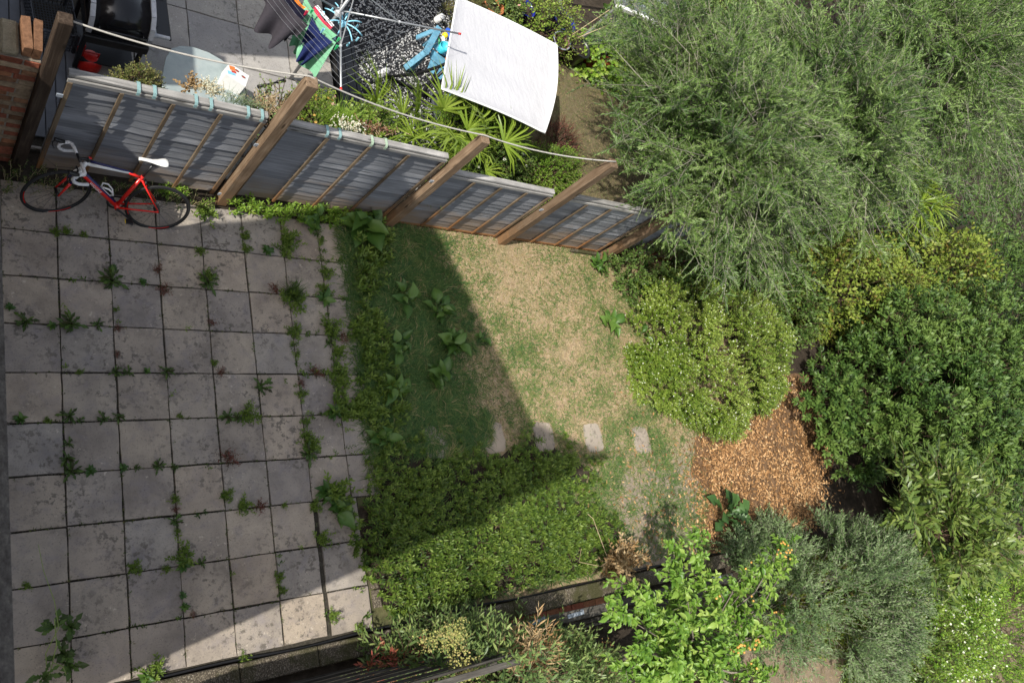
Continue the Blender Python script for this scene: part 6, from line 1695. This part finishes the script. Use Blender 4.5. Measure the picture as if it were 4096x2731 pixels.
M['rust'] = leaf_mat('rusty_spray', [(.16, .06, .025), (.27, .13, .05), (.24, .17, .07)], .7, .2, .1)
sprays(n2, [P(x, y, z) - b_ for x, y, z in ((1260, 1470, 1.6), (1280, 1490, 1.6), (1390, 1490, 1.5), (1400, 1530, 1.45), (1230, 1540, 1.4))], 'rust', 0, np.array([.08, .07, .05]), 'flower_spray', 45)
rs = empty('red_tipped_shrub', tuple(P(900, 1530, .6)), 'small shrub with coral red leaf tips below the rotting fence', 'shrub', 'nandinas along the near fence')
n = 40; D = rand_dir(n, .1)
lf, (a, m_, e) = shoots(np.column_stack([rng.normal(0, .22, n), rng.normal(0, .12, n), np.zeros(n)]), D, .3 * rng.uniform(.6, 1.2, n), 9, 'lance', .085, .14, 40, .1, .2, rng.uniform(.2, .9, n), .3)
M['leaf_coral'] = leaf_mat('coral_leaf', [(.08, .13, .03), (.30, .07, .05), (.48, .14, .10), (.12, .17, .04)], .5, .3, .25)
put('foliage', lf, M['leaf_coral'], rs); put('twigs', stems_geo(a, m_, e, np.full(n, .004), np.full(n, .002)), M['twigbrown'], rs)
def dry_clump(name, c, rad, n, label, ll=.1, mat='leaf_dry', kind='lance', lw=.12, L=.3, cat='dead plant'):
    t = empty(name, tuple(c), label, cat)
    D = nrm(np.column_stack([rng.normal(0, .6, n), rng.normal(0, .6, n), rng.uniform(.3, 1.2, n)])); B = np.column_stack([rng.normal(0, rad[0] * .45, n), rng.normal(0, rad[1] * .45, n), rng.uniform(0, rad[2], n)])
    lf, (a, m_, e) = shoots(B, D, L * rng.uniform(.5, 1.2, n), 8, kind, ll, lw, 50, .3, .1, rng.uniform(.3, 1, n), .3)
    put('foliage', lf, M[mat], t); put('twigs', stems_geo(a, m_, e, np.full(n, .004), np.full(n, .002)), M['cane'], t)
    return t
dry_clump('dead_grass', P(1175, 1500, 1.15), (.26, .2, .4), 95, 'tan dead grass clump between the two feathery shrubs', .13, 'leaf_dry', 'lance', .07, .3)
dry_clump('dead_plant', P(1400, 1290, .12), (.26, .16, .35), 130, 'pale dried brown plant lying across the leafy bed edge', .085, 'leaf_dry', 'lance', .2, .3)
mb = MB(); mb.tube([P(1395, 1280, .3), P(1375, 1225, .25), P(1362, 1190, .2), P(1350, 1180, .15)], .004, 5); mb.tube([P(1380, 1300, .2), P(1330, 1290, .2), P(1335, 1260, .15)], .004, 5)
tag(mb.build('dried_stalk', M['cane']), 'thin pale dead stalk curling out of the dried plant', 'stalk')
dome_shrub('red_shrub', 'dark crimson leaved shrub right of the fruit tree', 'shrub', (8.35, -7.0), (.55, .6, 1.3), 500, dict(nl=9, kind='simple', ll=.04, lw=.25, ang=60, droop=.1, t0=.1, tvar=.3), 'leaf_red', seed=61, L=.25, group='shrubs along the near boundary')
M['leaf_crimson'] = leaf_mat('crimson_leaf', [(.06, .02, .02), (.14, .02, .03), (.24, .035, .05)], .5, .3, .2)
bpy.data.objects['red_shrub'].children[0].data.materials[0] = M['leaf_crimson']
dome_shrub('lime_bush', 'yellow-green bush with small white flowers at the lower right corner', 'bush', (15.6, -7.4), (2.1, 1.3, 1.2), 1700, dict(nl=10, kind='lance', ll=.07, lw=.28, ang=58, droop=.05, t0=.15, tvar=.25, updir=.7), 'leaf_lime', seed=62, L=.25, inner=.65, flower=('flower_white', 1200, .022), group='shrubs along the near boundary')
dome_shrub('lime_bush', 'pale yellow-green grassy bush beneath the long leaved cherry', 'bush', (12.6, -6.2), (1.3, .7, .9), 800, dict(nl=9, kind='lance', ll=.12, lw=.10, ang=40, droop=.25, t0=.1, tvar=.25, updir=.7), 'leaf_yellow', seed=63, L=.35, inner=.6, group='shrubs along the near boundary')
dome_shrub('hedge_shrub', 'dim green hedge shrub filling the near boundary behind the fruit tree', 'shrub', (8.2, -7.6), (1.6, .8, 1.1), 900, dict(nl=9, kind='lance', ll=.06, lw=.25, ang=58, droop=.05, t0=.15, tvar=.2), 'leaf_nandina', seed=64, L=.25, group='shrubs along the near boundary')
dome_shrub('hedge_shrub', 'dim green hedge shrub behind the two feathery shrubs', 'shrub', (5.0, -7.3), (2.0, .7, .9), 800, dict(nl=9, kind='lance', ll=.06, lw=.25, ang=58, droop=.05, t0=.15, tvar=.2), 'leaf_nandina', seed=65, L=.25, group='shrubs along the near boundary')
for (px, py, z, r_, lb, sd, mt) in ((2200, 1330, .5, (1.9, 1.0, 1.1), 'feathery yellow-green shrub under the cherry near the right edge', 91, 'leaf_lime'), (2330, 1420, .5, (2.4, 1.3, 1.0), 'yellow-green shrub furthest down the right edge of the photo', 92, 'leaf_lime'), (2080, 1480, .5, (1.5, .8, .9), 'mid green low shrub right of the grey-green olive shrub', 93, 'leaf_cherry')):
    w = P(px, py, z)
    dome_shrub('boundary_shrub', lb, 'shrub', (w[0], w[1]), r_, 1100, dict(nl=10, kind='lance', ll=.095, lw=.17, ang=50, droop=.15, t0=.12, tvar=.28, updir=.65), mt, seed=sd, L=.34, inner=.6, lump=.3, group='shrubs along the near boundary')
# far undergrowth behind everything
n = 11000; xy = np.stack([rng.uniform(10.5, 50, n), rng.uniform(-6.5, 24, n)], 1)
xy = xy[~((xy[:, 0] < 16.5) & (xy[:, 1] < .6) & (xy[:, 1] > -5.4))]; n = len(xy)
D = nrm(np.column_stack([rng.normal(0, .6, n), rng.normal(0, .6, n), np.ones(n)])); B = np.column_stack([xy, rng.uniform(0, .8, n)])
lf, st = shoots(B, D, .5 * rng.uniform(.6, 1.4, n), 10, 'lance', .15, .25, 58, .1, .1, np.clip(.45 + .3 * vnoise(xy, .6, 4), 0, 1), .25)
tag(put('undergrowth', lf, M['leaf_laurel'], None), kind='stuff')

# fan palms: every frond is a part
def frond_mesh(seed, nseg=22, span=190):
    r_ = np.random.default_rng(seed); B, D, L, W, T = [], [], [], [], []
    a = np.radians(np.linspace(-span / 2, span / 2, nseg)) + r_.normal(0, .03, nseg)
    D = np.stack([np.cos(a), np.sin(a), r_.normal(.10, .07, nseg)], 1)
    L = (1.15 - .25 * np.abs(a) / a.max()) * r_.uniform(.88, 1.06, nseg)
    g = leaves_geo('blade', np.zeros((nseg, 3)), D, np.tile([0, 0, 1.], (nseg, 1)) + r_.normal(0, .3, (nseg, 3)), L, np.full(nseg, .028), np.clip(r_.normal(.5, .2, nseg), 0, 1))
    V, F, T = g
    d2 = np.hypot(V[:, 0], V[:, 1]); V[:, 2] -= .22 * d2 ** 2.2
    tip = leaves_geo('blade', np.array([[-.9, 0, -.25]]), np.array([[.9, 0, .25]]), np.array([[0, 0, 1.]]), np.array([.94]), np.array([.012]), np.array([.4]))
    return np_mesh('frond', *join_geo([(V, F, T), tip]), [M['leaf_palm']])
fronds = [frond_mesh(s) for s in range(5)]
def palm(base, lst, label, size, extra=10, group='fan palms'):
    t = empty('fan_palm', base, label, 'palm', group)
    mb = MB(); mb.smooth = True; mb.tube([(0, 0, 0), (.02, .0, .35)], [.09, .10], 10); mb.build('trunk', M['bark'], t)
    heart = Vector((0, 0, .38)); bs = Vector(base)
    for (hub, el, s) in lst:
        h = Vector(hub) - bs; d = (h - heart); az = math.atan2(d.y, d.x)
        o = bpy.data.objects.new('frond', rnd.choice(fronds)); COL.objects.link(o); o.parent = t
        s = s * 1.15; o.location = h + Vector((0, 0, .08)); o.scale = (s, s, s); o.rotation_euler = Matrix.Rotation(az, 3, 'Z').__matmul__(Matrix.Rotation(-el, 3, 'Y')).__matmul__(Matrix.Rotation(rnd.uniform(-.5, .5), 3, 'X')).to_euler()
    for i in range(extra):
        az = i * 2.4; el = rnd.uniform(.15, 1.1); rr = rnd.uniform(.35, .6) * size
        o = bpy.data.objects.new('frond', rnd.choice(fronds)); COL.objects.link(o); o.parent = t
        o.location = heart + Vector((rr * math.cos(az) * math.cos(el), rr * math.sin(az) * math.cos(el), rr * math.sin(el))); s = size * rnd.uniform(.42, .6); o.scale = (s, s, s)
        o.rotation_euler = Matrix.Rotation(az, 3, 'Z').__matmul__(Matrix.Rotation(-el * .8, 3, 'Y')).__matmul__(Matrix.Rotation(rnd.uniform(-.6, .6), 3, 'X')).to_euler()
    return t
Z3 = lambda x, y, z: tuple(P((1200 + x / 3.267) * 2352 / 4096, (280 + y / 3.267) * 2352 / 4096, z))
palm((5.0, 1.0, 0), [(Z3(960, 470, .75), .7, .54), (Z3(1480, 600, 1.05), .8, .60), (Z3(1830, 550, 1.1), .8, .55), (Z3(1440, 920, .95), .15, .5), (Z3(1900, 880, 1.15), .45, .66), (Z3(1780, 1080, .9), .6, .45), (Z3(2150, 820, 1.0), .5, .5), (Z3(1300, 620, .8), .4, .45)], 'larger fan palm with stiff pleated fronds behind the panel fence', .85, 9)
palm((5.75, 1.0, 0), [(tuple(P(1085, 350, 1.25)), .2, .5), (tuple(P(1150, 335, 1.1)), .3, .5), (tuple(P(1045, 335, 1.3)), .4, .45), (tuple(P(1110, 315, 1.2)), .5, .5)], 'smaller fan palm drooping over the panel fence beside the leaning post', .75, 5)
palm((19.0, 2.3, .6), [], 'fan palm at the right edge of the photo under the olive crowns', 1.6, 12)

# planting along the neighbour's side of the fence
def nb(name, cat, px, py, z, rad, n, kw, mat, label, seed, flower=None, L=.12, **k):
    w = P(px, py, z)
    dome_shrub(name, label, cat, (w[0], w[1]), rad, n, kw, mat, seed=seed, L=L, flower=flower, group='plants along the neighbour fence', base_z=k.pop('bz', 0.0), **k)
sm = dict(nl=10, kind='simple', ll=.028, lw=.28, ang=55, droop=.05, t0=.1, tvar=.25, updir=.6)
md = dict(nl=9, kind='lance', ll=.06, lw=.28, ang=58, droop=.06, t0=.15, tvar=.22, updir=.65)
M['leaf_thyme'] = leaf_mat('thyme_leaf', [(.06, .085, .02), (.12, .15, .035), (.20, .20, .06), (.27, .24, .09)], .5, .3, .2)
nb('thyme_bush', 'bush', 322, 185, 1.2, (.27, .19, .55), 420, sm, 'leaf_thyme', 'olive green thyme-like bush just behind the panel fence by the barbecue', 71, L=.11, bz=.85)
dry_clump('dried_flower', P(432, 205, 1.2), (.10, .05, .1), 20, 'brown seed head flower stalks in front of the glass table', .035, 'leaf_dry', 'simple', .5, .18)
dry_clump('dried_flower', P(482, 212, 1.25), (.15, .07, .1), 120, 'silvery white dried plant beside the white carton', .02, 'flower_white', 'simple', .3, .11)
wv = empty('blue_grass_tuft', tuple(P(553, 240, 1.55)), 'blue-green grass tuft planted behind the fence next to the carton', 'grass tuft', 'plants along the neighbour fence')
n = 260; a = rng.uniform(0, 6.28, n); el = rng.uniform(.2, 1.4, n); D = np.stack([np.cos(a) * np.cos(el), np.sin(a) * np.cos(el), np.sin(el)], 1)
put('foliage', leaves_geo('blade', np.column_stack([rng.normal(0, .12, n), rng.normal(0, .03, n), np.zeros(n)]), D, np.tile([0, 0, 1.], (n, 1)), rng.uniform(.08, .2, n), np.full(n, .002), rng.uniform(.2, .8, n)), leaf_mat('blue_grass', [(.08, .12, .07), (.16, .22, .13), (.28, .32, .18)], .5, .3, .2), wv)
dry_clump('dead_plant', P(612, 246, 1.4), (.18, .08, .12), 70, 'tangled brown dead plant beside the tall brown post', .02, 'leaf_dry', 'simple', .25, .2)
nb('rose_bush', 'bush', 645, 225, 1.1, (.22, .18, .75), 90, dict(nl=7, kind='lance', ll=.04, lw=.3, ang=60, droop=.1, t0=.2, tvar=.3), 'leaf_nandina', 'thin dark stemmed rose bush behind the dead plant', 73, L=.2, bz=.5, twig_r=.006)
nb('flowering_plant', 'plant', 742, 212, .9, (.26, .2, .55), 260, dict(nl=9, kind='lance', ll=.045, lw=.32, ang=58, droop=.1, t0=.1, tvar=.2), 'leaf_myrtle', 'pink flowered busy plant just right of the tall brown post top', 74, ('flower_pink', 110, .022), L=.14, bz=.3)
nb('flowering_plant', 'plant', 718, 255, 1.2, (.25, .14, .5), 220, dict(nl=9, kind='lance', ll=.04, lw=.25, ang=58, droop=.1, t0=.1, tvar=.2), 'leaf_myrtle', 'orange and cream daisy plant behind the fence right of the tall brown post', 75, ('flower_orange', 46, .022), L=.14, bz=.9)
wv = empty('sedge_tuft', tuple(P(775, 285, 1.3)), 'pale green arching sedge behind the fence', 'grass tuft', 'plants along the neighbour fence')
n = 420; a = rng.uniform(0, 6.28, n); el = rng.uniform(.3, 1.45, n); D = np.stack([np.cos(a) * np.cos(el), np.sin(a) * np.cos(el), np.sin(el)], 1)
put('foliage', leaves_geo('blade', np.column_stack([rng.normal(0, .10, n), rng.normal(0, .04, n), np.zeros(n)]), D, np.tile([0, 0, 1.], (n, 1)), rng.uniform(.15, .42, n), np.full(n, .0028), rng.uniform(.3, 1, n)), M['leaf_lime'], wv)
nb('leafy_bush', 'bush', 865, 275, 1.2, (.42, .25, .75), 330, dict(nl=8, kind='lance', ll=.055, lw=.42, ang=58, droop=.05, t0=.2, tvar=.25), 'leaf_myrtle', 'round leaved fresh green bush between sedge and fan palm', 76, L=.2, bz=.5)
dry_clump('faded_sedum', P(855, 305, 1.45), (.3, .08, .15), 90, 'dusty pink faded flower heads at the back of the fence', .02, 'leaf_red', 'simple', .4, .1, 'plant')
dry_clump('daisy_plant', P(795, 302, 1.45), (.22, .08, .15), 60, 'small white and yellow daisies under the sedge', .02, 'flower_white', 'simple', .5, .1, 'plant')
nb('leafy_bush', 'bush', 1130, 258, .9, (.66, .26, .66), 700, dict(nl=11, kind='simple', ll=.055, lw=.22, ang=48, droop=.05, t0=.1, tvar=.22, updir=.6), 'leaf_lime', 'tall fresh green bush overlapping the canopy behind the fan palms', 77, L=.26, bz=.45)
nb('leafy_bush', 'bush', 1195, 330, .8, (.5, .35, .7), 520, md, 'leaf_laurel', 'dark bush with white buds between palm and yellow-green box bush', 78, ('flower_white', 40, .03), L=.22)
nb('box_bush', 'bush', 1290, 380, .55, (.55, .45, .75), 1300, dict(nl=11, kind='simple', ll=.03, lw=.35, ang=55, droop=.04, t0=.1, tvar=.22), 'leaf_lime', 'yellow-green rounded box bush beside the third brown post', 79, L=.13, lump=.28, lumps=5)
nb('leafy_bush', 'bush', 1310, 305, .4, (.4, .3, .35), 260, sm, 'leaf_red', 'thin reddish brown shrub above the box bush on the worn lawn', 80, L=.2)
nb('climbing_plant', 'plant', 1270, 30, .7, (.75, .55, .8), 520, dict(nl=8, kind='lance', ll=.055, lw=.34, ang=58, droop=.15, t0=.1, tvar=.25), 'leaf_myrtle', 'trailing green climber over the blue pots', 81, L=.34)
nb('potted_shrub', 'plant', 1120, 0, .7, (.5, .35, .6), 420, sm, 'leaf_thyme', 'olive green potted shrub at the top edge behind the canopy', 82, L=.16)
nb('potted_shrub', 'plant', 1180, 0, .6, (.35, .3, .6), 260, md, 'leaf_nandina', 'grey-green potted plant with one magenta flower at the top edge', 83, ('flower_pink', 3, .035), L=.18)
nb('squash_plant', 'plant', 1400, 130, .35, (.65, .42, .40), 130, dict(nl=5, kind='broad', ll=.11, lw=.45, ang=60, droop=.2, t0=.2, tvar=.3), 'leaf_lime', 'wilting pale squash plant over the dark red trough', 84, L=.4)
nb('greenhouse_plant', 'plant', 1490, 95, .5, (.7, .45, .7), 420, dict(nl=7, kind='broad', ll=.09, lw=.4, ang=60, droop=.1, t0=.2, tvar=.3), 'leaf_lime', 'yellow-green leaves growing inside the greenhouse', 85, L=.3)
bpy.context.view_layer.update()
